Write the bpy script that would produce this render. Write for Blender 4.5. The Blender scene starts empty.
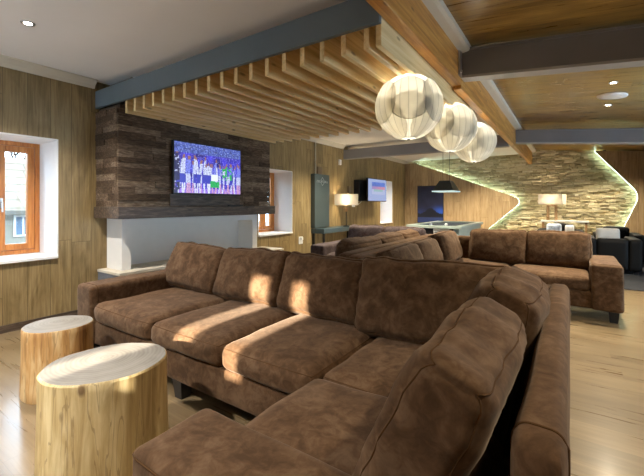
import bpy, bmesh, math, random
from mathutils import Vector, Matrix, noise

C = bpy.context.scene.collection
SC = bpy.context.scene
PI = math.pi
R = math.radians

# ------------------------------------------------------------------ camera
cam_d = bpy.data.cameras.new('camera')
cam = bpy.data.objects.new('camera', cam_d)
C.objects.link(cam)
cam.location = (0, 0, 1.2)
cam.rotation_euler = (R(90), 0, R(34.14))
cam_d.sensor_width = 36
cam_d.lens = 36 * 365 / 644
cam_d.shift_y = -34 / 644
cam_d.clip_start = 0.02
SC.camera = cam

# ------------------------------------------------------------------ world, sun, exposure
W = bpy.data.worlds.new('sky')
SC.world = W
W.use_nodes = True
wn = W.node_tree
bg = wn.nodes['Background']
bg.inputs[0].default_value = (0.60, 0.79, 1.0, 1)
bg.inputs[1].default_value = 4.0

sun_d = bpy.data.lights.new('sun', 'SUN')
sun_d.energy = 14
sun_d.angle = R(0.8)
sun_d.color = (1.0, 0.87, 0.72)
sun = bpy.data.objects.new('sun', sun_d)
C.objects.link(sun)
sd = Vector((0.0, 1.0, -0.27)).normalized()
sun.rotation_euler = sd.to_track_quat('-Z', 'Y').to_euler()
sun.location = (0, -6, 5)

SC.view_settings.view_transform = 'Standard'
SC.view_settings.look = 'None'
SC.view_settings.exposure = 1.5
SC.view_settings.gamma = 1.0
SC.view_settings.use_curve_mapping = False
SC.cycles.max_bounces = 10
SC.cycles.diffuse_bounces = 6
SC.cycles.transparent_max_bounces = 16
SC.cycles.sample_clamp_indirect = 4.0
SC.cycles.use_denoising = True


def add_light(name, kind, loc, energy, color, direction=None, **kw):
    d = bpy.data.lights.new(name, kind)
    d.energy = energy
    d.color = color
    for k, v in kw.items():
        setattr(d, k, v)
    o = bpy.data.objects.new(name, d)
    o.location = loc
    if direction is not None:
        o.rotation_euler = Vector(direction).to_track_quat('-Z', 'Y').to_euler()
    C.objects.link(o)
    return o


# daylight portals in the window openings (they emit nothing themselves)
def portal(loc, sx, sy, direction):
    o = add_light('window_portal', 'AREA', loc, 1.0, (1, 1, 1), direction, shape='RECTANGLE', size=sx, size_y=sy)
    o.data.cycles.is_portal = True
    return o


# ------------------------------------------------------------------ materials
def newmat(name):
    m = bpy.data.materials.new(name)
    m.use_nodes = True
    nt = m.node_tree
    return m, nt, nt.nodes['Principled BSDF']


class NB:
    """tiny node builder"""
    def __init__(self, nt):
        self.nt = nt

    def n(self, t, **kw):
        nd = self.nt.nodes.new(t)
        for k, v in kw.items():
            setattr(nd, k, v)
        return nd

    def put(self, sock, v):
        if hasattr(v, 'is_output'):
            self.nt.links.new(v, sock)
        else:
            sock.default_value = v

    def m(self, op, a, b=0.0, c=0.0):
        nd = self.n('ShaderNodeMath', operation=op)
        for s, v in zip(nd.inputs, (a, b, c)):
            self.put(s, v)
        return nd.outputs[0]

    def noise(self, vec, scale, detail=4.0, rough=0.55, dist=0.0):
        nd = self.n('ShaderNodeTexNoise')
        if vec is not None:
            self.put(nd.inputs['Vector'], vec)
        nd.inputs['Scale'].default_value = scale
        nd.inputs['Detail'].default_value = detail
        nd.inputs['Roughness'].default_value = rough
        nd.inputs['Distortion'].default_value = dist
        return nd.outputs['Fac']

    def ramp(self, fac, stops):
        nd = self.n('ShaderNodeValToRGB')
        e = nd.color_ramp.elements
        while len(e) < len(stops):
            e.new(0.5)
        for el, (p, c) in zip(e, stops):
            el.position = p
            el.color = (*c, 1) if len(c) == 3 else c
        self.put(nd.inputs[0], fac)
        return nd.outputs[0]

    def mix(self, fac, a, b, blend='MIX'):
        nd = self.n('ShaderNodeMixRGB', blend_type=blend)
        self.put(nd.inputs[0], fac)
        for s, v in ((nd.inputs[1], a), (nd.inputs[2], b)):
            if isinstance(v, tuple) and len(v) == 3:
                v = (*v, 1)
            self.put(s, v)
        return nd.outputs[0]

    def comb(self, x, y, z):
        nd = self.n('ShaderNodeCombineXYZ')
        for s, v in zip(nd.inputs, (x, y, z)):
            self.put(s, v)
        return nd.outputs[0]

    def xyz(self, which='Object'):
        tc = self.n('ShaderNodeTexCoord')
        sp = self.n('ShaderNodeSeparateXYZ')
        self.nt.links.new(tc.outputs[which], sp.inputs[0])
        return sp.outputs, tc.outputs[which]

    def bump(self, h, strength, dist=0.01):
        nd = self.n('ShaderNodeBump')
        nd.inputs['Strength'].default_value = strength
        nd.inputs['Distance'].default_value = dist
        self.put(nd.inputs['Height'], h)
        return nd.outputs[0]

    def rand(self):
        return self.n('ShaderNodeObjectInfo').outputs['Random']


def plain(name, col, rough=0.5, metal=0.0, vary=0.08, nscale=8.0, bump=0.0, spec=0.5):
    m, nt, b = newmat(name)
    nb = NB(nt)
    _, ob = nb.xyz()
    f = nb.noise(ob, nscale, 4)
    lo = tuple(max(0, c * (1 - vary)) for c in col)
    hi = tuple(min(1, c * (1 + vary)) for c in col)
    nb.put(b.inputs['Base Color'], nb.ramp(f, [(0.3, lo), (0.7, hi)]))
    b.inputs['Roughness'].default_value = rough
    b.inputs['Metallic'].default_value = metal
    b.inputs['Specular IOR Level'].default_value = spec
    if bump:
        nb.put(b.inputs['Normal'], nb.bump(nb.noise(ob, nscale * 12, 3), bump, 0.004))
    return m


def planks(name, wax, lax, width, length, cols, rough=0.5, gap=0.0025, vary=0.25, kw=55.0, kl=2.2, bump=0.15, spec=0.5, coat=0.0, gapdark=0.45):
    """boards: wax = axis index across the boards, lax = axis index along them"""
    m, nt, b = newmat(name)
    nb = NB(nt)
    o, ob = nb.xyz()
    a = nb.m('DIVIDE', o[wax], width)
    row = nb.m('FLOOR', a)
    fr = nb.m('FRACT', a)
    wn1 = nb.n('ShaderNodeTexWhiteNoise', noise_dimensions='1D')
    nb.put(wn1.inputs['W'], row)
    bb = nb.m('ADD', nb.m('DIVIDE', o[lax], length), nb.m('MULTIPLY', wn1.outputs['Value'], 7.0))
    colm = nb.m('FLOOR', bb)
    frb = nb.m('FRACT', bb)
    wn2 = nb.n('ShaderNodeTexWhiteNoise', noise_dimensions='2D')
    nb.put(wn2.inputs['Vector'], nb.comb(row, colm, 0.0))
    idv = wn2.outputs['Value']
    oth = [i for i in range(3) if i not in (wax, lax)][0]
    gv = nb.comb(nb.m('ADD', nb.m('MULTIPLY', o[wax], kw), nb.m('MULTIPLY', idv, 31.0)), nb.m('MULTIPLY', o[lax], kl), nb.m('ADD', nb.m('MULTIPLY', o[oth], kw), nb.m('MULTIPLY', idv, 17.0)))
    g1 = nb.noise(gv, 1.0, 6, 0.62, 0.6)
    gv2 = nb.comb(nb.m('ADD', nb.m('MULTIPLY', o[wax], kw * 0.16), nb.m('MULTIPLY', idv, 11.0)), nb.m('MULTIPLY', o[lax], kl * 0.7), nb.m('MULTIPLY', idv, 5.0))
    g2 = nb.noise(gv2, 1.0, 4, 0.6, 1.2)
    g = nb.m('ADD', nb.m('MULTIPLY', g1, 0.55), nb.m('MULTIPLY', g2, 0.45))
    c = nb.ramp(g, [(0.33, cols[0]), (0.5, cols[1]), (0.66, cols[2])])
    br = nb.m('ADD', nb.m('MULTIPLY', idv, 2 * vary), 1.0 - vary)
    c = nb.mix(1.0, c, nb.comb(br, br, br), 'MULTIPLY')
    d1 = nb.m('MULTIPLY', nb.m('MINIMUM', fr, nb.m('SUBTRACT', 1.0, fr)), width)
    d2 = nb.m('MULTIPLY', nb.m('MINIMUM', frb, nb.m('SUBTRACT', 1.0, frb)), length)
    d = nb.m('MINIMUM', d1, d2)
    gm = nb.m('LESS_THAN', d, gap)
    c = nb.mix(nb.m('MULTIPLY', gm, 1 - gapdark), c, tuple(x * 0.3 for x in cols[0]))
    nb.put(b.inputs['Base Color'], c)
    nb.put(b.inputs['Roughness'], nb.m('ADD', nb.m('MULTIPLY', g1, 0.2), rough - 0.1))
    b.inputs['Specular IOR Level'].default_value = spec
    b.inputs['Coat Weight'].default_value = coat
    b.inputs['Coat Roughness'].default_value = 0.15
    hgt = nb.m('SUBTRACT', nb.m('MULTIPLY', g1, 0.3), gm)
    nb.put(b.inputs['Normal'], nb.bump(hgt, bump, 0.004))
    return m


def timber(name, lax, cols, kw=30.0, kl=1.2, rough=0.5, knots=True):
    """solid timber with long grain and a few knots"""
    m, nt, b = newmat(name)
    nb = NB(nt)
    o, ob = nb.xyz()
    rnd = nb.rand()
    ks = [kw, kw, kw]
    ks[lax] = kl
    cs = [nb.m('ADD', nb.m('MULTIPLY', o[i], ks[i]), nb.m('MULTIPLY', rnd, 40.0 + 7 * i)) for i in range(3)]
    g1 = nb.noise(nb.comb(*cs), 1.0, 5, 0.6, 0.8)
    c = nb.ramp(g1, [(0.3, cols[0]), (0.5, cols[1]), (0.7, cols[2])])
    if knots:
        kn = [nb.m('ADD', nb.m('MULTIPLY', o[i], 3.2 if i == lax else 9.0), nb.m('MULTIPLY', rnd, 23.0)) for i in range(3)]
        v = nb.n('ShaderNodeTexVoronoi')
        nb.put(v.inputs['Vector'], nb.comb(*kn))
        v.inputs['Scale'].default_value = 1.0
        kf = nb.ramp(v.outputs['Distance'], [(0.05, (1, 1, 1)), (0.13, (0, 0, 0))])
        c = nb.mix(nb.m('MULTIPLY', kf, 0.7), c, tuple(x * 0.28 for x in cols[0]))
    nb.put(b.inputs['Base Color'], c)
    b.inputs['Roughness'].default_value = rough
    nb.put(b.inputs['Normal'], nb.bump(g1, 0.12, 0.004))
    return m


def suede(name, dark, mid, light):
    m, nt, b = newmat(name)
    nb = NB(nt)
    o, ob = nb.xyz()
    rnd = nb.rand()
    off = nb.n('ShaderNodeVectorMath', operation='ADD')
    nb.put(off.inputs[0], ob)
    nb.put(off.inputs[1], nb.comb(nb.m('MULTIPLY', rnd, 9.0), nb.m('MULTIPLY', rnd, 5.0), 0.0))
    v = off.outputs[0]
    f1 = nb.noise(v, 6.5, 8, 0.66, 0.9)
    f2 = nb.noise(v, 22.0, 4, 0.6, 0.8)
    f = nb.m('ADD', nb.m('MULTIPLY', f1, 0.6), nb.m('MULTIPLY', f2, 0.4))
    nb.put(b.inputs['Base Color'], nb.ramp(f, [(0.40, dark), (0.5, mid), (0.61, light)]))
    b.inputs['Roughness'].default_value = 0.92
    b.inputs['Specular IOR Level'].default_value = 0.15
    b.inputs['Sheen Weight'].default_value = 0.12
    b.inputs['Sheen Roughness'].default_value = 0.45
    b.inputs['Sheen Tint'].default_value = (1.0, 0.78, 0.6, 1)
    nb.put(b.inputs['Normal'], nb.bump(nb.noise(v, 160.0, 2), 0.08, 0.002))
    return m


def islands(name, stops, rough=0.85, gscale=(8, 8, 8), bump=0.3, wi=0.5):
    """every separate board or stone of the mesh gets a tone of its own"""
    m, nt, b = newmat(name)
    nb = NB(nt)
    o, ob = nb.xyz()
    gi = nb.n('ShaderNodeNewGeometry').outputs['Random Per Island']
    g = nb.noise(nb.comb(*[nb.m('ADD', nb.m('MULTIPLY', o[i], gscale[i]), nb.m('MULTIPLY', gi, 30.0)) for i in range(3)]), 1.0, 6, 0.65, 0.5)
    f = nb.m('ADD', nb.m('MULTIPLY', gi, wi), nb.m('MULTIPLY', g, 1.05 - wi))
    nb.put(b.inputs['Base Color'], nb.ramp(f, stops))
    b.inputs['Roughness'].default_value = rough
    b.inputs['Specular IOR Level'].default_value = 0.25
    nb.put(b.inputs['Normal'], nb.bump(g, bump, 0.012))
    return m


def emit(name, col, strength):
    m, nt, b = newmat(name)
    b.inputs['Base Color'].default_value = (*col, 1)
    b.inputs['Emission Color'].default_value = (*col, 1)
    b.inputs['Emission Strength'].default_value = strength
    return m


def picture_mat(name, strength):
    """a screen (strength > 0) or a print (0) whose picture sits in the colour attribute"""
    m, nt, b = newmat(name)
    nb = NB(nt)
    at = nb.n('ShaderNodeVertexColor', layer_name='picture').outputs['Color']
    if strength > 0:
        b.inputs['Base Color'].default_value = (0.01, 0.01, 0.012, 1)
        nb.put(b.inputs['Emission Color'], at)
        b.inputs['Emission Strength'].default_value = strength
        b.inputs['Roughness'].default_value = 0.25
    else:
        nb.put(b.inputs['Base Color'], at)
        b.inputs['Roughness'].default_value = 0.3
    return m


def glass_mat(name):
    m, nt, b = newmat(name)
    nb = NB(nt)
    tr = nb.n('ShaderNodeBsdfTransparent')
    tr.inputs[0].default_value = (0.96, 0.98, 0.98, 1)
    gl = nb.n('ShaderNodeBsdfGlossy')
    gl.inputs['Roughness'].default_value = 0.02
    mx = nb.n('ShaderNodeMixShader')
    fz = nb.n('ShaderNodeFresnel')
    fz.inputs[0].default_value = 1.2
    nb.put(mx.inputs[0], fz.outputs[0])
    nb.put(mx.inputs[1], tr.outputs[0])
    nb.put(mx.inputs[2], gl.outputs[0])
    nb.put(nt.nodes['Material Output'].inputs['Surface'], mx.outputs[0])
    return m


def shade_mat(name, col, trans=0.6, strips=0, axis=True):
    """thin lamp shade sheet: part diffuse, part translucent"""
    m, nt, b = newmat(name)
    nb = NB(nt)
    o, ob = nb.xyz()
    c = (*col, 1)
    if strips:
        ang = nb.m('ARCTAN2', o[1], o[0])
        a = nb.m('MULTIPLY', ang, strips / (2 * PI))
        wn1 = nb.n('ShaderNodeTexWhiteNoise', noise_dimensions='1D')
        nb.put(wn1.inputs['W'], nb.m('FLOOR', a))
        fr = nb.m('FRACT', a)
        edge = nb.m('LESS_THAN', nb.m('MINIMUM', fr, nb.m('SUBTRACT', 1.0, fr)), 0.06)
        k = nb.m('SUBTRACT', nb.m('ADD', 0.80, nb.m('MULTIPLY', wn1.outputs['Value'], 0.2)), nb.m('MULTIPLY', edge, 0.22))
        c = nb.mix(1.0, c, nb.comb(k, k, k), 'MULTIPLY')
    else:
        f = nb.noise(ob, 60.0, 3)
        c = nb.mix(nb.m('MULTIPLY', f, 0.15), c, (0.6, 0.55, 0.45))
    df = nb.n('ShaderNodeBsdfDiffuse')
    tl = nb.n('ShaderNodeBsdfTranslucent')
    nb.put(df.inputs[0], c)
    nb.put(tl.inputs[0], c)
    mx = nb.n('ShaderNodeMixShader')
    mx.inputs[0].default_value = trans
    nb.put(mx.inputs[1], df.outputs[0])
    nb.put(mx.inputs[2], tl.outputs[0])
    nb.put(nt.nodes['Material Output'].inputs['Surface'], mx.outputs[0])
    return m


def endgrain(name):
    m, nt, b = newmat(name)
    nb = NB(nt)
    o, ob = nb.xyz()
    nz = nb.noise(ob, 5.0, 4)
    x = nb.m('ADD', o[0], 0.05)
    y = nb.m('SUBTRACT', o[1], 0.02)
    rad = nb.m('SQRT', nb.m('ADD', nb.m('MULTIPLY', x, x), nb.m('MULTIPLY', y, y)))
    rr = nb.m('ADD', rad, nb.m('MULTIPLY', nz, 0.05))
    s = nb.m('SINE', nb.m('MULTIPLY', rr, 330.0))
    s2 = nb.m('SINE', nb.m('MULTIPLY', rr, 95.0))
    f = nb.m('ADD', nb.m('ADD', nb.m('MULTIPLY', s, 0.07), nb.m('MULTIPLY', s2, 0.05)), nb.m('MULTIPLY', nz, 0.9))
    nb.put(b.inputs['Base Color'], nb.ramp(f, [(0.25, (0.145, 0.125, 0.10)), (0.5, (0.205, 0.185, 0.155)), (0.75, (0.26, 0.235, 0.205))]))
    b.inputs['Roughness'].default_value = 0.55
    nb.put(b.inputs['Normal'], nb.bump(f, 0.1, 0.003))
    return m


def logside(name, cols):
    m, nt, b = newmat(name)
    nb = NB(nt)
    o, ob = nb.xyz()
    ang = nb.m('ARCTAN2', o[1], o[0])
    v = nb.comb(nb.m('MULTIPLY', o[0], 22.0), nb.m('MULTIPLY', o[1], 22.0), nb.m('MULTIPLY', o[2], 2.2))
    g = nb.noise(v, 1.0, 6, 0.65, 0.9)
    v2 = nb.comb(nb.m('MULTIPLY', o[0], 5.0), nb.m('MULTIPLY', o[1], 5.0), nb.m('MULTIPLY', o[2], 1.3))
    g2 = nb.noise(v2, 1.0, 4, 0.6, 0.5)
    c = nb.ramp(nb.m('ADD', nb.m('MULTIPLY', g, 0.5), nb.m('MULTIPLY', g2, 0.5)), [(0.40, cols[0]), (0.5, cols[1]), (0.60, cols[2])])
    ck = nb.noise(nb.comb(nb.m('MULTIPLY', o[0], 13.0), nb.m('MULTIPLY', o[1], 13.0), nb.m('MULTIPLY', o[2], 1.1)), 1.0, 3, 0.5, 0.3)
    ckm = nb.m('LESS_THAN', nb.m('ABSOLUTE', nb.m('SUBTRACT', ck, 0.56)), 0.006)
    c = nb.mix(nb.m('MULTIPLY', ckm, 0.38), c, (0.12, 0.06, 0.025))
    vo = nb.n('ShaderNodeTexVoronoi')
    nb.put(vo.inputs['Vector'], nb.comb(nb.m('MULTIPLY', o[0], 7.0), nb.m('MULTIPLY', o[1], 7.0), nb.m('MULTIPLY', o[2], 4.0)))
    vo.inputs['Scale'].default_value = 1.0
    kf = nb.ramp(nb.m('ADD', vo.outputs['Distance'], nb.m('MULTIPLY', g, 0.12)), [(0.12, (1, 1, 1)), (0.19, (0, 0, 0))])
    c = nb.mix(nb.m('MULTIPLY', kf, 0.8), c, (0.10, 0.045, 0.018))
    nb.put(b.inputs['Base Color'], c)
    b.inputs['Roughness'].default_value = 0.6
    nb.put(b.inputs['Normal'], nb.bump(g, 0.3, 0.006))
    return m


M = {}
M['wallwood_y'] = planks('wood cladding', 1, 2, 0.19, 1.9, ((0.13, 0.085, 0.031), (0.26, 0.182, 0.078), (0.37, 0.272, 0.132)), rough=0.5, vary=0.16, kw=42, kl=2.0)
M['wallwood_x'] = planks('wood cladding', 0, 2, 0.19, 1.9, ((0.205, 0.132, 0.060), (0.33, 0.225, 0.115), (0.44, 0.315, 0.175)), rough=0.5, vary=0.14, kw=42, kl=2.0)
M['floor'] = planks('laminate floor', 1, 0, 0.19, 1.4, ((0.150, 0.100, 0.050), (0.200, 0.140, 0.074), (0.255, 0.186, 0.105)), rough=0.30, vary=0.14, kw=36, kl=1.6, bump=0.06, gap=0.0012, coat=0.4, gapdark=0.75)
M['ceilwood'] = planks('dark wood ceiling', 1, 0, 0.30, 2.6, ((0.125, 0.060, 0.008), (0.26, 0.142, 0.027), (0.42, 0.255, 0.062)), rough=0.30, vary=0.16, kw=26, kl=1.1, bump=0.05, coat=0.15, gap=0.002)
M['white'] = plain('white paint', (0.83, 0.82, 0.79), 0.7, vary=0.02)
M['ceilwhite'] = plain('ceiling paint', (0.80, 0.775, 0.74), 0.8, vary=0.03, nscale=1.2)
M['cream'] = plain('cream trim paint', (0.62, 0.56, 0.45), 0.6, vary=0.03)
M['reveal'] = plain('white plaster reveal', (0.80, 0.80, 0.80), 0.7, vary=0.02)
M['steel'] = plain('blue grey steel paint', (0.105, 0.140, 0.165), 0.42, vary=0.06, nscale=3)
M['steel_dark'] = plain('dark grey steel paint', (0.200, 0.192, 0.200), 0.42, vary=0.06, nscale=3)
M['flange'] = plain('light grey steel flange', (0.42, 0.40, 0.39), 0.4, vary=0.04)
M['orange_beam'] = timber('orange timber beam', 1, ((0.30, 0.110, 0.018), (0.50, 0.225, 0.046), (0.66, 0.36, 0.10)), kw=24, kl=1.5, rough=0.4)
M['pine'] = timber('pine slat', 1, ((0.56, 0.38, 0.15), (0.76, 0.56, 0.27), (0.85, 0.68, 0.39)), kw=22, kl=0.9)
M['frame_wood'] = timber('orange window timber', 2, ((0.36, 0.115, 0.022), (0.52, 0.19, 0.04), (0.63, 0.27, 0.07)), kw=40, kl=2.5, rough=0.35, knots=False)
M['recl'] = islands('reclaimed dark boards', [(0.28, (0.032, 0.019, 0.011)), (0.48, (0.085, 0.054, 0.032)), (0.62, (0.165, 0.114, 0.074)), (0.8, (0.34, 0.26, 0.18))], 0.75, (34, 12, 70), 0.6, 0.28)
M['recl_plain'] = timber('dark mantel timber', 1, ((0.030, 0.019, 0.012), (0.075, 0.050, 0.034), (0.16, 0.118, 0.082)), kw=40, kl=5)
M['hearth'] = plain('grey hearth slate', (0.155, 0.165, 0.19), 0.5, vary=0.1)
M['stone'] = islands('split face stone', [(0.15, (0.30, 0.25, 0.14)), (0.45, (0.50, 0.43, 0.26)), (0.7, (0.66, 0.58, 0.38)), (0.95, (0.76, 0.70, 0.54))], 0.85, (14, 14, 14), 0.6)
M['mortar'] = plain('stone backing', (0.10, 0.085, 0.055), 0.9)
M['suede'] = suede('brown suede', (0.054, 0.0275, 0.0125), (0.087, 0.0465, 0.0225), (0.132, 0.078, 0.043))
M['suede_mauve'] = suede('mauve brown suede', (0.052, 0.036, 0.037), (0.080, 0.058, 0.060), (0.115, 0.090, 0.092))
M['piping'] = plain('brown seam thread', (0.075, 0.038, 0.016), 0.95, spec=0.1)
M['blackwood'] = plain('black stained wood', (0.012, 0.012, 0.014), 0.4)
M['leather'] = plain('black leather', (0.0025, 0.0025, 0.003), 0.6, vary=0.2, nscale=20, bump=0.1, spec=0.2)
M['black'] = plain('black plastic', (0.010, 0.010, 0.012), 0.35)
M['dark_metal'] = plain('dark metal', (0.03, 0.03, 0.03), 0.4, 0.6)
M['chrome'] = plain('brushed steel', (0.55, 0.55, 0.55), 0.3, 0.9)
M['board'] = plain('green grey board', (0.055, 0.080, 0.085), 0.45, vary=0.1, nscale=3)
M['desk'] = plain('blue grey desk top', (0.055, 0.09, 0.11), 0.35)
M['logo'] = plain('pale logo paint', (0.33, 0.37, 0.37), 0.5)
M['rug'] = plain('charcoal carpet', (0.017, 0.017, 0.019), 0.95, vary=0.3, nscale=30)
M['glass'] = glass_mat('window glass')
M['globe'] = shade_mat('white wood strip shade', (0.93, 0.90, 0.82), 0.55, 26)
M['globe_cap'] = shade_mat('white wood strip cap', (0.85, 0.82, 0.74), 0.60, 26)
M['linen'] = shade_mat('linen lamp shade', (0.40, 0.37, 0.32), 0.4)
M['lampwood'] = timber('lamp timber', 2, ((0.20, 0.10, 0.04), (0.34, 0.19, 0.08), (0.46, 0.28, 0.14)), kw=60, kl=5, knots=False)
M['led'] = emit('led strip glow', (0.68, 1.0, 0.84), 6.5)
M['bulb'] = emit('warm bulb', (1.0, 0.86, 0.62), 14.0)
M['downlight'] = emit('downlight glow', (1.0, 0.95, 0.86), 22.0)
M['end'] = endgrain('weathered end grain')
M['log'] = logside('pale barkless log', ((0.30, 0.20, 0.078), (0.50, 0.365, 0.165), (0.66, 0.53, 0.29)))
M['log_o'] = logside('orange barkless log', ((0.30, 0.145, 0.045), (0.50, 0.28, 0.10), (0.66, 0.48, 0.25)))
M['felt'] = plain('dark blue table cloth', (0.02, 0.035, 0.06), 0.9)
M['table_rail'] = plain('pale grey green laminate', (0.33, 0.40, 0.37), 0.35)
M['table_white'] = plain('off white laminate', (0.62, 0.62, 0.60), 0.4)
M['pool_shade'] = plain('dark green lamp metal', (0.014, 0.018, 0.018), 0.3)
M['pool_inner'] = plain('pale lamp lining', (0.55, 0.68, 0.70), 0.4)
M['cloth_white'] = plain('off white fabric', (0.62, 0.60, 0.57), 0.85)
M['cloth_blue'] = plain('pale blue patterned fabric', (0.42, 0.47, 0.55), 0.85, vary=0.5, nscale=14)
M['roof_tile'] = planks('pale roof tiles', 2, 1, 0.20, 0.5, ((0.10, 0.088, 0.068), (0.14, 0.122, 0.096), (0.165, 0.145, 0.118)), rough=0.9, gap=0.014, vary=0.1, spec=0.1)
M['house'] = plain('cream render', (0.26, 0.235, 0.185), 0.9)
M['bark'] = plain('dark bark', (0.02, 0.018, 0.017), 0.9)
M['ground'] = plain('pale paving', (0.10, 0.095, 0.09), 0.9)
M['hot'] = plain('pale grey box', (0.5, 0.48, 0.44), 0.5)
M['brownbox'] = plain('brown box', (0.22, 0.15, 0.09), 0.5)


# ------------------------------------------------------------------ mesh helpers
def B():
    return bmesh.new()


def box(bm, x0, x1, y0, y1, z0, z1, bev=0.0, seg=2, mtx=None):
    r = bmesh.ops.create_cube(bm, size=1.0)
    vs = r['verts']
    for v in vs:
        v.co = Vector(((x0 + x1) / 2 + v.co.x * (x1 - x0), (y0 + y1) / 2 + v.co.y * (y1 - y0), (z0 + z1) / 2 + v.co.z * (z1 - z0)))
    if bev > 0:
        es = list({e for v in vs for e in v.link_edges})
        rr = bmesh.ops.bevel(bm, geom=es, offset=bev, segments=seg, profile=0.5, affect='EDGES')
        vs = list({v for f in rr['faces'] for v in f.verts} | {v for v in vs if v.is_valid})
    if mtx is not None:
        for v in vs:
            v.co = mtx @ v.co
    return vs


def prism(bm, poly, axis, t0, t1):
    """poly = 2D points in the plane of the other two axes (in axis order)"""
    def P(p, t):
        c = [p[0], p[1]]
        c.insert(axis, t)
        return Vector(c)
    a = [bm.verts.new(P(p, t0)) for p in poly]
    b = [bm.verts.new(P(p, t1)) for p in poly]
    bm.faces.new(a)
    bm.faces.new(b[::-1])
    n = len(poly)
    for i in range(n):
        j = (i + 1) % n
        bm.faces.new((a[j], a[i], b[i], b[j]))
    bmesh.ops.recalc_face_normals(bm, faces=bm.faces[:])
    return a + b


def tube(bm, pts, r, n=8, closed=False, r1=None):
    pts = [Vector(p) for p in pts]
    rings = []
    N = len(pts)
    up = None
    for i, p in enumerate(pts):
        if closed:
            t = (pts[(i + 1) % N] - pts[i - 1]).normalized()
        else:
            t = (pts[min(i + 1, N - 1)] - pts[max(i - 1, 0)]).normalized()
        if up is None:
            up = t.orthogonal().normalized()
        else:
            up = (up - t * up.dot(t))
            up = up.normalized() if up.length > 1e-6 else t.orthogonal().normalized()
        s = t.cross(up)
        rad = r if r1 is None else r + (r1 - r) * i / max(1, N - 1)
        rings.append([bm.verts.new(p + (up * math.cos(2 * PI * k / n) + s * math.sin(2 * PI * k / n)) * rad) for k in range(n)])
    m = N if closed else N - 1
    for i in range(m):
        a, b = rings[i], rings[(i + 1) % N]
        for k in range(n):
            bm.faces.new((a[k], a[(k + 1) % n], b[(k + 1) % n], b[k]))
    if not closed:
        bm.faces.new(rings[0][::-1])
        bm.faces.new(rings[-1])


def lathe(bm, prof, cx=0, cy=0, n=24, caps=True):
    rings = []
    for r, z in prof:
        rings.append([bm.verts.new((cx + r * math.cos(2 * PI * k / n), cy + r * math.sin(2 * PI * k / n), z)) for k in range(n)])
    for a, b in zip(rings, rings[1:]):
        for k in range(n):
            bm.faces.new((a[k], a[(k + 1) % n], b[(k + 1) % n], b[k]))
    if caps:
        bm.faces.new(rings[0][::-1])
        bm.faces.new(rings[-1])


def soft_map(half, r, puff, namp, nfreq, seed, wr=0.0, pinch=0.0):
    hx, hy, hz = half

    def f(q):
        d0 = []
        p = []
        for k in range(3):
            a = abs(q[k])
            w = 1 - (1 - a) ** 1.5
            p.append(math.copysign(w * half[k], q[k]))
        c = [max(-(half[k] - r), min(half[k] - r, p[k])) for k in range(3)]
        d = Vector((p[0] - c[0], p[1] - c[1], p[2] - c[2]))
        if d.length > 1e-9:
            nn = d.normalized()
        else:
            nn = Vector((0, 0, 1))
        pos = Vector(c) + nn * r
        for k in range(3):
            i, j = (k + 1) % 3, (k + 2) % 3
            pos[k] += math.copysign(1, q[k]) * abs(q[k]) ** 3 * puff[k] * (1 - q[i] ** 2) * (1 - q[j] ** 2) if abs(q[k]) > 0 else 0
        if pinch:
            cf = abs(q[0]) ** 4 * abs(q[2]) ** 4
            pos.x *= 1 + pinch * cf
            pos.z *= 1 + pinch * cf
            pos.y *= 1 - 0.35 * cf
        s = Vector((seed * 3.7, seed * 1.9, seed * 7.1))
        if namp:
            pos += nn * namp * noise.noise(pos * nfreq + s)
        if wr:
            e = max(abs(q[0]), abs(q[2])) ** 3
            ang = math.atan2(q[2], q[0])
            u = Vector((math.cos(ang) * 5.5, math.sin(ang) * 5.5, seed * 2.3 + 0.8 * pos.length))
            pos += nn * wr * (0.35 + e) * noise.noise(u)
            pos += nn * wr * 0.6 * noise.noise(Vector((pos.x * 9, pos.y * 5, pos.z * 16)) + s)
        return pos
    return f


def soft(bm, center, size, r, puff=(0, 0, 0), namp=0.0, nfreq=4.0, seed=0, cuts=10, mtx=None, wr=0.0, pinch=0.0):
    half = (size[0] / 2, size[1] / 2, size[2] / 2)
    f = soft_map(half, min(r, min(half) * 0.98), puff, namp, nfreq, seed, wr, pinch)
    T = Matrix.Translation(Vector(center))
    if mtx is not None:
        T = T @ mtx
    cache = {}
    N = cuts + 1

    def vert(q):
        key = tuple(round(c * N) for c in q)
        if key not in cache:
            cache[key] = bm.verts.new(T @ f(q))
        return cache[key]
    for ax in range(3):
        i, j = (ax + 1) % 3, (ax + 2) % 3
        for sg in (-1, 1):
            for a in range(N):
                for b in range(N):
                    vs = []
                    for da, db in ((0, 0), (1, 0), (1, 1), (0, 1)):
                        q = [0, 0, 0]
                        q[ax] = sg
                        q[i] = -1 + 2 * (a + da) / N
                        q[j] = -1 + 2 * (b + db) / N
                        vs.append(vert(q))
                    if sg < 0:
                        vs.reverse()
                    try:
                        bm.faces.new(vs)
                    except ValueError:
                        pass
    return f, T


def seam(bm, f, T, axis, side, rad=0.0035, n=40, off=1.0, ins=0.93):
    """tube along the perimeter of one face of a soft block"""
    i, j = (axis + 1) % 3, (axis + 2) % 3
    pts = []
    for s in range(4):
        for k in range(n // 4):
            t = -1 + 2 * k / (n // 4)
            u, v = [(t, -1), (1, t), (-t, 1), (-1, -t)][s]
            q = [0, 0, 0]
            q[axis] = side * ins
            q[i] = u
            q[j] = v
            p = f(q)
            pts.append(T @ p)
    tube(bm, pts, rad, 6, closed=True)


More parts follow.
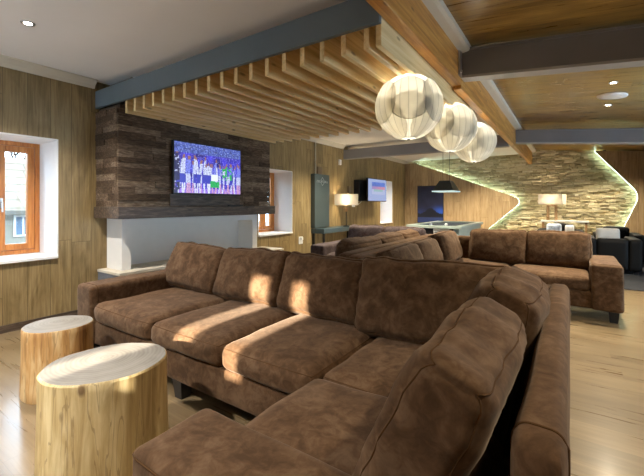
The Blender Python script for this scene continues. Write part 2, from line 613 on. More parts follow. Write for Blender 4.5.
def obj(name, bm, mat, parent=None, smooth=False, keep=False, rot=None):
    """one mesh object; vertices are given in world coordinates"""
    bmesh.ops.recalc_face_normals(bm, faces=bm.faces[:])
    off = Vector((0, 0, 0))
    if parent is not None:
        p = parent
        while p is not None:
            off += p.location
            p = p.parent
    loc = Vector((0, 0, 0))
    if parent is None and not keep and bm.verts:
        xs = [v.co.x for v in bm.verts]
        ys = [v.co.y for v in bm.verts]
        zs = [v.co.z for v in bm.verts]
        loc = Vector(((min(xs) + max(xs)) / 2, (min(ys) + max(ys)) / 2, min(zs)))
    for v in bm.verts:
        v.co -= off + loc
    me = bpy.data.meshes.new(name)
    bm.to_mesh(me)
    bm.free()
    if isinstance(mat, (list, tuple)):
        for mm in mat:
            me.materials.append(mm)
    elif mat is not None:
        me.materials.append(mat)
    if smooth:
        for p in me.polygons:
            p.use_smooth = True
    o = bpy.data.objects.new(name, me)
    C.objects.link(o)
    o.location = loc
    if parent is not None:
        o.parent = parent
    return o


def auto_smooth(o, deg=40):
    me = o.data
    for p in me.polygons:
        p.use_smooth = True
    bm = bmesh.new()
    bm.from_mesh(me)
    for e in bm.edges:
        if len(e.link_faces) == 2 and e.calc_face_angle(0) > R(deg):
            e.smooth = False
    bm.to_mesh(me)
    bm.free()
    return o


def tag(o, label, cat, group=None, kind=None):
    o['label'] = label
    o['category'] = cat
    if group:
        o['group'] = group
    if kind:
        o['kind'] = kind
    return o


def thing(name, loc, label, cat, group=None):
    o = bpy.data.objects.new(name, None)
    o.empty_display_size = 0.1
    C.objects.link(o)
    o.location = loc
    return tag(o, label, cat, group)


def struct(name, bm, mat, parent=None, smooth=False):
    o = obj(name, bm, mat, parent, smooth, keep=True)
    if parent is None:
        o['kind'] = 'structure'
    return o


def sroot(name, loc=(0, 0, 0)):
    o = bpy.data.objects.new(name, None)
    o.location = loc
    o.empty_display_size = 0.1
    C.objects.link(o)
    o['kind'] = 'structure'
    return o


def copy_tree(o, parent=None):
    c = o.copy()
    C.objects.link(c)
    if parent is not None:
        c.parent = parent
    for ch in list(o.children):
        copy_tree(ch, c)
    return c


def picture(name, parent, mat, origin, du, dv, nu, nv, fn, normal_off=0.0):
    """grid whose colours are drawn by fn(u, v)"""
    bm = B()
    origin, du, dv = Vector(origin), Vector(du), Vector(dv)
    g = [[bm.verts.new(origin + du * (i / nu) + dv * (j / nv)) for i in range(nu + 1)] for j in range(nv + 1)]
    lay = bm.loops.layers.float_color.new('picture')
    for j in range(nv):
        for i in range(nu):
            fc = bm.faces.new((g[j][i], g[j][i + 1], g[j + 1][i + 1], g[j + 1][i]))
            c = fn((i + 0.5) / nu, (j + 0.5) / nv)
            for l in fc.loops:
                l[lay] = (*c, 1)
    off = Vector((0, 0, 0))
    p = parent
    while p is not None:
        off += p.location
        p = p.parent
    for v in bm.verts:
        v.co -= off
    me = bpy.data.meshes.new(name)
    bm.to_mesh(me)
    bm.free()
    me.materials.append(mat)
    o = bpy.data.objects.new(name, me)
    C.objects.link(o)
    o.parent = parent
    return o


# ------------------------------------------------------------------ room shell
XW = -4.36          # left wall, inner face
YB = 11.35          # back wall
YF = -2.30          # wall behind the camera
XR = 3.4            # right wall
ZC = 2.56           # white ceiling


def zwood(x):       # sloping wood ceiling on the right
    return 2.655 - 0.095 * (x + 0.8)


bm = B()
box(bm, XW - 0.6, XR + 0.2, YF - 0.3, YB + 0.3, -0.1, 0)
struct('floor', bm, M['floor'])

WIN = [(-0.42, 1.586), (4.50, 5.42), (9.32, 10.14)]  # first window widened out of view for more daylight on the floor
ZS, ZH = 0.645, 1.865
HEADS = [1.865, 1.82, 1.865]
bm = B()
ys = [YF - 0.25]
for a, b_ in WIN:
    ys += [a, b_]
ys.append(YB + 0.3)
for i in range(0, len(ys), 2):
    box(bm, XW - 0.56, XW, ys[i], ys[i + 1], 0, 2.75)
for (a, b_), ZH in zip(WIN, HEADS):
    box(bm, XW - 0.56, XW, a, b_, 0, ZS)
    box(bm, XW - 0.56, XW, a, b_, ZH, 2.75)
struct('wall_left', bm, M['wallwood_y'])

bm = B()
box(bm, XW, XR, YB, YB + 0.25, 0, 2.9)
struct('wall_back', bm, M['mortar'])
# right wall (outside the frame), glazing added to brighten the room
bm = B()
ADDED_GZ = [(2.9, 4.7), (5.3, 7.1)]
gy = [YF - 0.25] + [v for p in ADDED_GZ for v in p] + [YB + 0.25]
for i in range(0, len(gy), 2):
    box(bm, XR, XR + 0.2, gy[i], gy[i + 1], 0, 2.9)
for a, b_ in ADDED_GZ:
    box(bm, XR, XR + 0.2, a, b_, 0, 0.25)
    box(bm, XR, XR + 0.2, a, b_, 2.05, 2.9)
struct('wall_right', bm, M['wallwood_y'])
for i, (a, b_) in enumerate(ADDED_GZ):
    w = sroot('window_%d' % (i + 6), (XR, (a + b_) / 2, 0.25))  # unseen window, added for its soft daylight
    bm = B()
    for y0, y1 in ((a, a + 0.06), ((a + b_) / 2 - 0.03, (a + b_) / 2 + 0.03), (b_ - 0.06, b_)):
        box(bm, XR + 0.06, XR + 0.12, y0, y1, 0.25, 2.05)
    box(bm, XR + 0.06, XR + 0.12, a, b_, 0.25, 0.31)
    box(bm, XR + 0.06, XR + 0.12, a, b_, 1.99, 2.05)
    struct('window_frame', bm, M['frame_wood'], w)
    bm = B()
    box(bm, XR + 0.088, XR + 0.092, a + 0.06, b_ - 0.06, 0.31, 1.99)
    struct('glass', bm, M['glass'], w)
    portal((XR + 0.24, (a + b_) / 2, 1.15), 1.8, b_ - a, (-1, 0, 0))
# wall behind the camera with two window panes
WX = [(-1.95, -1.80), (-1.56, -1.43)]
bm = B()
FX0, FX1 = -4.05, -2.55
box(bm, XW, FX0, YF - 0.2, YF, 0, 2.9)
box(bm, FX1, WX[0][0] - 0.08, YF - 0.2, YF, 0, 2.9)
box(bm, FX0, FX1, YF - 0.2, YF, 0, 0.35)
box(bm, FX0, FX1, YF - 0.2, YF, 2.1, 2.9)
box(bm, WX[1][1] + 0.08, XR, YF - 0.2, YF, 0, 2.9)
box(bm, WX[0][0] - 0.08, WX[1][1] + 0.08, YF - 0.2, YF, 0, 1.13)
box(bm, WX[0][0] - 0.08, WX[1][1] + 0.08, YF - 0.2, YF, 1.93, 2.9)
struct('wall_front', bm, M['wallwood_x'])

bm = B()
box(bm, XW - 0.56, -0.912, YF - 0.25, YB + 0.3, ZC, ZC + 0.12)
box(bm, -1.0, -0.70, YF - 0.25, YB + 0.3, 2.657, 2.80)
struct('ceiling', bm, M['ceilwhite'])
bm = B()
prism(bm, [(-0.75, zwood(-0.75)), (XR + 0.2, zwood(XR + 0.2)), (XR + 0.2, zwood(XR + 0.2) + 0.12), (-0.75, zwood(-0.75) + 0.12)], 1, YF - 0.25, YB + 0.3)
struct('ceiling_slope', bm, M['ceilwood'])

# cornice along the left wall (it stops at the steel beams)
k = 1
for y0, y1 in ((YF, 1.93), (2.1, 7.30), (7.52, YB)):
    bm = B()
    prism(bm, [(XW, ZC), (XW + 0.085, ZC), (XW + 0.085, ZC - 0.012), (XW + 0.062, ZC - 0.028), (XW + 0.03, ZC - 0.055), (XW + 0.014, ZC - 0.085), (XW, ZC - 0.085)], 1, y0, y1)
    struct('trim_%d' % k, bm, M['cream'])
    k += 1
# light trim along the right side of the timber beam
bm = B()
prism(bm, [(-0.83, 2.655), (-0.745, 2.648), (-0.745, 2.60), (-0.77, 2.59), (-0.83, 2.58)], 1, YF, YB)
struct('trim_%d' % k, bm, M['cream'])
bm = B()
box(bm, XW, XW + 0.018, YF, 1.96, 0, 0.07)
box(bm, XW, XW + 0.018, 4.62, YB, 0, 0.07)
struct('baseboard_left', bm, M['recl_plain'])


# windows in the left wall
def window(n, y0, y1, xf=-4.83):
    w = sroot('window_%d' % n, (xf, (y0 + y1) / 2, ZS))
    t = 0.012
    bm = B()      # plaster lining of the deep reveal
    box(bm, xf - 0.03, XW + 0.004, y1 - t, y1 + 0.001, ZS, ZH)
    box(bm, xf - 0.03, XW + 0.004, y0 - 0.001, y0 + t, ZS, ZH)
    box(bm, xf - 0.03, XW + 0.004, y0 + t, y1 - t, ZH - t, ZH + 0.001)
    struct('reveal', bm, M['reveal'], w)
    bm = B()
    box(bm, xf - 0.03, XW + 0.03, y0 + t, y1 - t, ZS - 0.001, ZS + 0.028, 0.004)
    struct('window_sill', bm, M['reveal'], w)
    a, b_, z0, z1 = y0 + t, y1 - t, ZS + 0.028, ZH - t
    f = 0.045
    bm = B()
    box(bm, xf - 0.04, xf + 0.03, a, a + f, z0, z1, 0.004)
    box(bm, xf - 0.04, xf + 0.03, b_ - f, b_, z0, z1, 0.004)
    box(bm, xf - 0.04, xf + 0.03, a + f, b_ - f, z0, z0 + f, 0.004)
    box(bm, xf - 0.04, xf + 0.03, a + f, b_ - f, z1 - f, z1, 0.004)
    struct('window_frame', bm, M['frame_wood'], w)
    ns = max(2, round((y1 - y0) / 0.335))
    sw = (b_ - a - 2 * f - 0.008) / ns
    for si in range(ns):
        s0, s1 = a + f + 0.004 + si * sw + 0.002, a + f + 0.004 + (si + 1) * sw - 0.002
        side = -1 if (ns - si) % 2 else 1
        st = 0.062
        bm = B()
        zz0, zz1 = z0 + f + 0.004, z1 - f - 0.004
        box(bm, xf - 0.02, xf + 0.04, s0, s0 + st, zz0, zz1, 0.005)
        box(bm, xf - 0.02, xf + 0.04, s1 - st, s1, zz0, zz1, 0.005)
        box(bm, xf - 0.02, xf + 0.04, s0 + st, s1 - st, zz0, zz0 + st, 0.005)
        box(bm, xf - 0.02, xf + 0.04, s0 + st, s1 - st, zz1 - st, zz1, 0.005)
        s = struct('sash', bm, M['frame_wood'], w)
        bm = B()
        box(bm, xf + 0.004, xf + 0.008, s0 + st - 0.005, s1 - st + 0.005, zz0 + st - 0.005, zz1 - st + 0.005)
        struct('glass', bm, M['glass'], s)
        if side == -1:
            bm = B()
            yh = s0 + st / 2
            box(bm, xf + 0.04, xf + 0.05, yh - 0.012, yh + 0.012, 1.16, 1.26, 0.003)
            tube(bm, [(xf + 0.05, yh, 1.22), (xf + 0.075, yh, 1.22), (xf + 0.08, yh, 1.15), (xf + 0.078, yh, 1.12)], 0.008, 8)
            struct('handle', bm, M['chrome'], s)
    portal((xf - 0.06, (y0 + y1) / 2, (ZS + ZH) / 2), ZH - ZS, y1 - y0, (1, 0, 0))
    return w


for i, (a, b_) in enumerate(WIN):
    ZH = HEADS[i]
    window(i + 1, a, b_)

# window behind the camera: two narrow panes that let the low sun in
w = sroot('window_4', (-1.69, YF - 0.1, 1.13))
bm = B()
for x0, x1 in ((WX[0][0] - 0.08, WX[0][0]), (WX[0][1], WX[1][0]), (WX[1][1], WX[1][1] + 0.08)):
    box(bm, x0, x1, YF - 0.13, YF - 0.07, 1.13, 1.93, 0.004)
for x0, x1 in WX:
    box(bm, x0, x1, YF - 0.13, YF - 0.07, 1.13, 1.27)
    box(bm, x0, x1, YF - 0.13, YF - 0.07, 1.85, 1.93)
struct('window_frame', bm, M['frame_wood'], w)
for x0, x1 in WX:
    bm = B()
    box(bm, x0, x1, YF - 0.105, YF - 0.10, 1.27, 1.85)
    struct('glass', bm, M['glass'], w)
portal((-1.69, YF - 0.22, 1.53), 0.74, 0.8, (0, 1, 0))


# wide window added behind the camera for daylight; an added wall blocks its sun
w = sroot('window_5', ((FX0 + FX1) / 2, YF - 0.1, 0.35))
bm = B()
for x0, x1 in ((FX0, FX0 + 0.06), ((FX0 + FX1) / 2 - 0.03, (FX0 + FX1) / 2 + 0.03), (FX1 - 0.06, FX1)):
    box(bm, x0, x1, YF - 0.13, YF - 0.07, 0.35, 2.1)
for z0 in (0.35, 2.04):
    box(bm, FX0, FX1, YF - 0.13, YF - 0.07, z0, z0 + 0.06)
struct('window_frame', bm, M['frame_wood'], w)
bm = B()
box(bm, FX0 + 0.06, FX1 - 0.06, YF - 0.105, YF - 0.10, 0.41, 2.04)
struct('glass', bm, M['glass'], w)
portal(((FX0 + FX1) / 2, YF - 0.24, 1.22), 1.5, 1.75, (0, 1, 0))
bm = B()
box(bm, -12.0, -2.30, -10.0, -9.8, -0.5, 4.3)  # unseen wall, put here only to keep sun off the added window
struct('wall_sun_block', bm, M['house'])


# ------------------------------------------------------------------ back wall: stone between wood panels lit from behind
rng = random.Random(4)
bm = B()
z = 0.0
while z < 2.72:
    h = rng.uniform(0.028, 0.058)
    x = XW + 0.05 - rng.uniform(0, 0.15)
    while x < 2.4:
        L = rng.uniform(0.07, 0.26)
        d = rng.uniform(0.01, 0.085)
        a, b_ = x + 0.002, x + L - 0.002
        z0, z1 = z + 0.0015, z + h - 0.0015
        q = []
        for (px, pz) in ((a, z0), (b_, z0), (b_, z1), (a, z1)):
            q.append((px, pz))
        bk = [bm.verts.new((px, YB + 0.02, pz)) for px, pz in q]
        frv = [bm.verts.new((px + rng.uniform(-.006, .006), YB - d + rng.uniform(-.012, .012), pz + rng.uniform(-.004, .004))) for px, pz in q]
        cx_, cz_ = (a + b_) / 2 + rng.uniform(-.02, .02), (z0 + z1) / 2
        cv = bm.verts.new((cx_, YB - d - rng.uniform(0, 0.016), cz_))
        for i in range(4):
            j = (i + 1) % 4
            bm.faces.new((frv[i], frv[j], cv))
            bm.faces.new((bk[i], bk[j], frv[j], frv[i]))
        x += L
    z += h
o = tag(obj('stone_cladding', bm, M['stone']), 'cream split-face stone cladding between two backlit wood panels on the back wall', 'stone wall')


def unproj_y(px, py, Y):
    a = R(34.14)
    t = (px - 322) / 365.0
    w_ = Y / (t * math.sin(a) + math.cos(a))
    return (w_ * (t * math.cos(a) - math.sin(a)), 1.2 + (204 - py) * w_ / 365.0)


def round_corner(p0, p1, p2, rad, n=8):
    p0, p1, p2 = (Vector(p) for p in (p0, p1, p2))
    a = (p0 - p1).normalized()
    b = (p2 - p1).normalized()
    s, e = p1 + a * rad, p1 + b * rad
    return [tuple((s * (1 - t) ** 2 + p1 * 2 * t * (1 - t) + e * t * t)) for t in [k / n for k in range(n + 1)]]


YP = YB - 0.22      # front face of the wood panels
# left panel: corner points as metres (x, z)
PL_top = (-4.00, 2.475)
PL_nose = (-0.98, 1.30)
PL_bot = (-3.00, -0.30)
nose = round_corner(PL_top, PL_nose, (-2.05, 0.45), 0.34, 10)
left_edge = [PL_top] + nose + [(-2.42, 0.03)]
left_poly = [(XW + 0.005, 0.03), (XW + 0.005, 2.475)] + left_edge
PR_top = (0.50, 2.50)
PR_nose = (1.36, 1.42)
nose_r = round_corner(PR_top, PR_nose, (1.02, 0.5), 0.22, 10)
right_edge = [PR_top] + nose_r + [(0.82, 0.03)]
right_poly = [(XR - 0.01, 0.03), (0.82, 0.03)] + nose_r[::-1] + [PR_top, (XR - 0.01, zwood(XR) - 0.02)]


def offset_in(edge, inside, d):
    """shift an open polyline by d towards the point 'inside' side"""
    out = []
    for i, p in enumerate(edge):
        a = Vector(edge[max(i - 1, 0)])
        b = Vector(edge[min(i + 1, len(edge) - 1)])
        t = (b - a).normalized()
        nrm = Vector((-t.y, t.x))
        if nrm.dot(Vector(inside) - Vector(p)) < 0:
            nrm = -nrm
        out.append((p[0] + nrm.x * d, p[1] + nrm.y * d))
    return out


for poly, edge, inside, lab in (
        (left_poly, left_edge, (-3.6, 1.2), 'pointed wood panel on back wall behind the pool table, edge glowing pale green'),
        (right_poly, right_edge, (2.4, 1.0), 'wood panel at the right end of the back wall, bent edge glowing pale green')):
    bm = B()
    prism(bm, poly, 1, YP, YP + 0.04)
    pan = tag(obj('wood_panel', bm, M['wallwood_x'], keep=True), lab, 'wall panel', 'backlit wood panels')
    e1 = offset_in(edge, inside, 0.012)
    bm = B()
    pts = [(p[0], YP + 0.07, p[1]) for p in e1]
    for p, q in zip(pts, pts[1:]):
        pass
    tube(bm, pts, 0.012, 6)
    obj('led_strip', bm, M['led'], pan)
    bm = B()
    e2 = offset_in(edge, inside, 0.16)
    for i in range(0, len(e2) - 1):
        p, q = e2[i], e2[i + 1]
        tube(bm, [(p[0], YP + 0.08, p[1]), (q[0], YP + 0.08, q[1])], 0.022, 6)
    obj('batten', bm, M['blackwood'], pan)

# ------------------------------------------------------------------ beams
def ibeam(name, label, mat_web, x0, x1, y0, y1, zb0, zt0, zb1, zt1, group):
    """steel I-beam running across the room; bottom and top heights at both ends"""
    t = thing(name, (x0, (y0 + y1) / 2, zb0), label, 'beam', group)
    ym = (y0 + y1) / 2
    bm = B()
    f = 0.022
    for (ya, yb, o0, o1) in ((ym - 0.055, ym + 0.055, f, f),):
        v = [bm.verts.new(p) for p in ((x0, ya, zb0 + f), (x1, ya, zb1 + f), (x1, yb, zb1 + f), (x0, yb, zb0 + f), (x0, ya, zt0 - f), (x1, ya, zt1 - f), (x1, yb, zt1 - f), (x0, yb, zt0 - f))]
        for q in ((0, 1, 2, 3), (7, 6, 5, 4), (0, 4, 5, 1), (1, 5, 6, 2), (2, 6, 7, 3), (3, 7, 4, 0)):
            bm.faces.new([v[i] for i in q])
    obj('web', bm, mat_web, t)
    for nm, za0, za1, zb0_, zb1_ in (('bottom_flange', zb0, zb1, zb0 + f, zb1 + f), ('top_flange', zt0 - f, zt1 - f, zt0, zt1)):
        bm = B()
        v = [bm.verts.new(p) for p in ((x0, y0, za0), (x1, y0, za1), (x1, y1, za1), (x0, y1, za0), (x0, y0, zb0_), (x1, y0, zb1_), (x1, y1, zb1_), (x0, y1, zb0_))]
        for q in ((0, 1, 2, 3), (7, 6, 5, 4), (0, 4, 5, 1), (1, 5, 6, 2), (2, 6, 7, 3), (3, 7, 4, 0)):
            bm.faces.new([v[i] for i in q])
        obj(nm, bm, M['flange'] if mat_web is M['steel_dark'] and nm == 'bottom_flange' and x0 > -1 else mat_web, t)
    return t


# flat blue-grey beam over the fireplace
bm = B()
box(bm, XW, -0.915, 1.94, 1.975, 2.26, 2.45, 0.004)
box(bm, XW, -0.915, 1.975, 2.05, 2.43, 2.45, 0.002)
tag(obj('steel_beam', bm, M['steel']), 'blue-grey steel beam above the left end of the fireplace', 'beam', 'grey steel beams')
ibeam('steel_beam', 'dark grey steel beam sloping right from the timber beam, nearest the camera', M['steel_dark'], -0.825, XR, 3.48, 3.62, zwood(-0.8) - 0.30, zwood(-0.8) - 0.03, zwood(XR) - 0.30, zwood(XR) - 0.03, 'grey steel beams')
bm = B()
box(bm, XW, -0.915, 7.32, 7.50, 2.245, 2.46, 0.004)
tag(obj('steel_beam', bm, M['steel_dark']), 'dark grey steel beam meeting the left wall beyond the pale slats', 'beam', 'grey steel beams')
ibeam('steel_beam', 'dark grey steel beam far right, beyond the round ceiling speaker', M['steel_dark'], -0.825, XR, 7.60, 7.76, zwood(-0.8) - 0.33, zwood(-0.8) - 0.085, zwood(XR) - 0.33, zwood(XR) - 0.085, 'grey steel beams')

bm = B()
box(bm, -0.915, -0.83, YF, 3.52, 2.30, 2.655, 0.006)
t = thing('timber_beam', (-0.87, 0.6, 2.30), 'orange timber beam over the sofa, near length up to the first joint', 'beam', 'orange timber beams')
obj('beam_body', bm, M['orange_beam'], t)
bm = B()
box(bm, -0.828, -0.812, 3.40, 3.48, 2.36, 2.64, 0.002)
for zz in (2.40, 2.60):
    tube(bm, [(-0.815, 3.44, zz), (-0.800, 3.44, zz)], 0.012, 8)
obj('joint_plate', bm, M['chrome'], t)
bm = B()
box(bm, -0.905, -0.83, 3.525, YB - 0.08, 2.27, 2.655, 0.006)
tag(obj('timber_beam', bm, M['orange_beam']), 'orange timber beam, far length reaching the stone wall', 'beam', 'orange timber beams')

# pine slats hung below the white ceiling
ORD = ['first', 'second', 'third', 'fourth', 'fifth', 'sixth', 'seventh', 'eighth', 'ninth', 'tenth', 'eleventh', 'twelfth', 'thirteenth', 'fourteenth', 'fifteenth', 'sixteenth', 'seventeenth', 'eighteenth', 'nineteenth']
slat = None
for i in range(19):
    x = -3.80 + i * 0.1626 if i < 18 else -0.956
    if slat is None:
        bm = B()
        box(bm, x, x + 0.036, 1.98, 4.28, 2.138, 2.425, 0.003)
        box(bm, x + 0.008, x + 0.028, 2.3, 2.34, 2.425, ZC)
        box(bm, x + 0.008, x + 0.028, 4.0, 4.04, 2.425, ZC)
        slat = obj('ceiling_slat', bm, M['pine'])
        s = slat
        x_0 = slat.location.x
    else:
        s = slat.copy()
        C.objects.link(s)
        s.location.x = x_0 + x + 3.80
    if i < 18:
        tag(s, 'pale pine ceiling slat, %s counted from the fireplace side' % ORD[i], 'ceiling slat', 'pine slats below the ceiling')
    else:
        tag(s, 'pale pine ceiling slat hanging closest to the orange timber beam', 'ceiling slat', 'pine slats below the ceiling')

# ------------------------------------------------------------------ fireplace
fp = thing('fireplace', (-4.1, 3.1, 0), 'wide fireplace with dark reclaimed board chimney and white surround', 'fireplace')
CX = -3.88
bm = B()
box(bm, XW, CX - 0.03, 1.98, 4.24, 1.10, 2.25)
box(bm, XW, CX - 0.03, 2.10, 4.24, 2.25, ZC)
obj('chimney_core', bm, M['recl_plain'], fp)
rng = random.Random(9)
bm = B()
z = 1.17
while z < ZC - 0.01:
    h = min(rng.uniform(0.05, 0.085), ZC - z)
    y = 1.95 - (0 if z < 2.15 else -0.14)
    first = True
    while y < 4.268:
        L = min(rng.uniform(0.12, 0.6), 4.27 - y)
        if 4.27 - y - L < 0.12:
            L = 4.27 - y
        d = rng.uniform(0.0, 0.018)
        box(bm, CX - 0.035, CX - 0.008 + d, y + 0.001, y + L - 0.001, z + 0.001, z + h - 0.001)
        y += L
    if z < 2.17:
        x = XW
        hh = min(h, 2.257 - z)
        while x < CX - 0.04:
            L = min(rng.uniform(0.12, 0.5), CX - 0.035 - x)
            d = rng.uniform(0.0, 0.012)
            box(bm, x + 0.001, x + L - 0.001, 1.945 - d + 0.008, 1.985, z + 0.001, z + hh - 0.001)
            x += L
    z += h
obj('cladding', bm, M['recl'], fp)
bm = B()
box(bm, XW, CX + 0.055, 1.925, 4.33, 1.045, 1.17, 0.006)
obj('mantel', bm, M['recl_plain'], fp)
bm = B()
SX = -4.03
box(bm, XW, SX, 2.065, 2.165, 0.475, 1.046)
box(bm, XW, SX, 4.04, 4.14, 0.475, 1.046)
box(bm, XW, XW + 0.02, 2.165, 4.04, 0.475, 1.046)
box(bm, XW + 0.02, SX, 2.165, 4.04, 0.96, 1.046)
obj('surround', bm, M['white'], fp)
bm = B()
box(bm, XW, CX - 0.01, 1.97, 4.60, 0, 0.445)
obj('hearth', bm, M['hearth'], fp)
bm = B()
box(bm, XW, CX, 1.962, 4.61, 0.445, 0.475, 0.004)
obj('hearth_slab', bm, M['cream'], fp)
# brown recess board below the television
bm = B()
box(bm, CX - 0.01, CX + 0.012, 2.54, 3.63, 1.18, 1.325)
obj('backing_board', bm, M['recl_plain'], fp)
bm = B()
box(bm, CX - 0.05, CX + 0.03, 3.42, 3.68, 1.17, 1.188, 0.004)
tag(obj('media_player', bm, M['black']), 'small flat black box on the dark mantel below the large television', 'media player')
bm = B()
box(bm, -4.02, -3.90, 2.62, 2.92, 0.475, 0.487, 0.003)
box(bm, -4.00, -3.92, 2.65, 2.89, 0.487, 0.490)
tag(obj('flat_tray', bm, M['black']), 'thin black tray lying on the fireplace hearth', 'tray')


# television over the fireplace
def crowd(u, v):
    n1 = noise.noise(Vector((u * 9, v * 7, 1.0)))
    n2 = noise.noise(Vector((u * 60, v * 46, 5.0)))
    n3 = noise.noise(Vector((u * 26, v * 20, 9.0)))
    base = Vector((0.05, 0.04, 0.50)) * (0.75 + 0.7 * n1) + Vector((0.20, 0.20, 0.45)) * max(0, n2) * 1.4
    if v > 0.80:
        base = Vector((0.06, 0.09, 0.36)) * (0.9 + 0.6 * n3) + Vector((0.35, 0.42, 0.6)) * max(0, n2)
    if v < 0.10:
        base = Vector((0.30, 0.18, 0.75)) * (0.9 + 0.5 * n2)
    # rows of standing figures in white and blue
    for row, (k, sc, sh) in enumerate(((17, 0.92, 0.5), (13, 1.0, 0.0))):
        fx = u * k + sh + 0.55 * noise.noise(Vector((u * 5 + row * 9, v * 2.2, 0)))
        i = math.floor(fx)
        f = fx - i
        rr = random.Random(i * 7 + 3 + row * 101)
        top = (0.74 + rr.uniform(-0.07, 0.07) - 0.13 * u) * sc + (0.06 if row == 0 else 0)
        wdt = 0.27 + rr.uniform(-0.06, 0.10)
        d = abs(f - 0.5 - 0.10 * math.sin(v * 9 + i) + 0.10 * n3)
        if d < wdt and v < top:
            if v > top - 0.075:
                if d < 0.15:
                    base = Vector((0.26, 0.13, 0.13))
            elif v > 0.38:
                base = Vector((0.60, 0.66, 0.95)) * (0.75 + 0.6 * n2)
                if rr.random() < 0.4:
                    base = Vector((0.20, 0.24, 0.80)) * (0.8 + 0.6 * n2)
            elif v > 0.20:
                base = Vector((0.55, 0.60, 0.90)) * (0.8 + 0.5 * n2) if rr.random() < 0.5 else Vector((0.05, 0.06, 0.42))
            elif d < wdt * 0.55:
                base = (Vector((0.62, 0.36, 0.62)) if rr.random() < 0.5 else Vector((0.70, 0.74, 0.98))) * (0.8 + 0.5 * n2)
    if (0.50 < u < 0.64 and 0.13 < v < 0.26 + 0.05 * n3) or (0.68 < u < 0.86 and 0.30 < v < 0.58 and n3 > 0.08):
        base = Vector((0.03, 0.42, 0.12)) * (0.9 + 0.6 * n2)
    if 0.51 < u < 0.62 and 0.27 < v < 0.40:
        base = Vector((0.70, 0.76, 0.98))
    if u < 0.07 and v < 0.78 and n3 < 0.25:
        return (0.03, 0.03, 0.10)
    return tuple(max(0, x) for x in base)


def tvset(name, label, x, y0, y1, z0, z1, fn, nu, nv, mat, depth=0.035, xwall=None):
    t = thing(name, (x, (y0 + y1) / 2, z0), label, 'television')
    bm = B()
    box(bm, x - depth, x, y0, y1, z0, z1, 0.005)
    obj('casing', bm, M['black'], t)
    e = 0.014
    picture('screen', t, mat, (x + 0.001, y0 + e, z0 + e + 0.006), (0, y1 - y0 - 2 * e, 0), (0, 0, z1 - z0 - 2 * e - 0.006), nu, nv, fn)
    bm = B()
    ym, zm = (y0 + y1) / 2, (z0 + z1) / 2
    box(bm, xwall, x - depth, ym - 0.10, ym + 0.10, zm - 0.08, zm + 0.08)
    obj('bracket', bm, M['dark_metal'], t)
    if xwall == XW:
        bm = B()
        box(bm, xwall + 0.002, x - depth - 0.10, y0 - 0.17, y0 + 0.25, z0 + 0.01, z1 - 0.05, 0.004)  # black block behind the screen, reaching past its near edge
        obj('dark_block', bm, M['black'], t)
    return t


M['tv1'] = picture_mat('television picture', 0.46)
M['tv2'] = picture_mat('monitor picture', 0.28)
M['print'] = picture_mat('dark blue print', 0)
tvset('television', 'large wall television showing players in white and green above the mantel', CX + 0.062, 2.545, 3.605, 1.315, 1.955, crowd, 160, 94, M['tv1'], 0.04, CX - 0.02)


def desktop(u, v):
    n1 = noise.noise(Vector((u * 5, v * 5, 3.0)))
    c = Vector((0.42, 0.52, 0.85))
    if 0.18 < u < 0.92 and 0.30 < v < 0.86:
        if v > 0.66:
            c = Vector((0.14, 0.24, 0.72)) * (1 + 0.4 * n1)
        elif v > 0.54:
            c = Vector((0.30, 0.30, 0.72)) * (1 - u) + Vector((0.85, 0.35, 0.40)) * u
        elif v > 0.42 and 0.3 < u < 0.8:
            c = Vector((0.38, 0.62, 0.62))
        else:
            c = Vector((0.55, 0.62, 0.90))
    return tuple(max(0, x) for x in c)


tvset('television', 'smaller wall television with a pale blue picture beside the far window', -4.06, 7.98, 9.06, 1.26, 1.84, desktop, 48, 30, M['tv2'], 0.045, XW)

# ------------------------------------------------------------------ corner sofas
def cushion(parent, name, pos, w, h, t, facing, lean, mat, seed, cuts=14, puff=0.055, wr=0.010, r=0.045, roll=0.0):
    """pos = middle of the bottom edge; front looks along facing ('-y', '-x', '+x')"""
    rz = {'-y': 0, '-x': -PI / 2, '+x': PI / 2}[facing]
    Mx = Matrix.Rotation(rz, 4, 'Z') @ Matrix.Rotation(-lean, 4, 'X') @ Matrix.Rotation(roll, 4, 'Y') @ Matrix.Translation((0, 0, h / 2))
    bm = B()
    f, T = soft(bm, pos, (w, t, h), r, (0.008, puff, 0.012), 0.008, 5.0, seed, cuts, Mx, wr, 0.022)
    o = obj(name, bm, mat, parent, smooth=True)
    bm = B()
    seam(bm, f, T, 1, -1, 0.0026, 80, ins=0.80)
    seam(bm, f, T, 1, 1, 0.0026, 80, ins=0.80)
    obj('piping', bm, M['piping'], o, smooth=True)
    return o


def seatpad(parent, x0, x1, y0, y1, z0, z1, mat, seed, cuts=10, puff=0.022):
    bm = B()
    f, T = soft(bm, ((x0 + x1) / 2, (y0 + y1) / 2, (z0 + z1) / 2), (x1 - x0, y1 - y0, z1 - z0), 0.05, (0.006, 0.02, puff), 0.010, 5.0, seed, cuts)
    o = obj('seat_cushion', bm, mat, parent, smooth=True)
    bm = B()
    seam(bm, f, T, 2, 1, 0.0025, 48, ins=0.72)
    obj('piping', bm, M['piping'], o, smooth=True)
    return o


def pad(parent, name, x0, x1, y0, y1, z0, z1, mat, seed, r=0.028, cuts=8, seamaxis=None, puff=(0.004, 0.004, 0.008)):
    bm = B()
    f, T = soft(bm, ((x0 + x1) / 2, (y0 + y1) / 2, (z0 + z1) / 2), (x1 - x0, y1 - y0, z1 - z0), r, puff, 0.006, 4.0, seed, cuts)
    o = obj(name, bm, mat, parent, smooth=True)
    if seamaxis:
        bm = B()
        for ax, sd_ in seamaxis:
            seam(bm, f, T, ax, sd_, 0.003, 48, ins=0.80)
        obj('piping', bm, M['piping'], o, smooth=True)
    return o


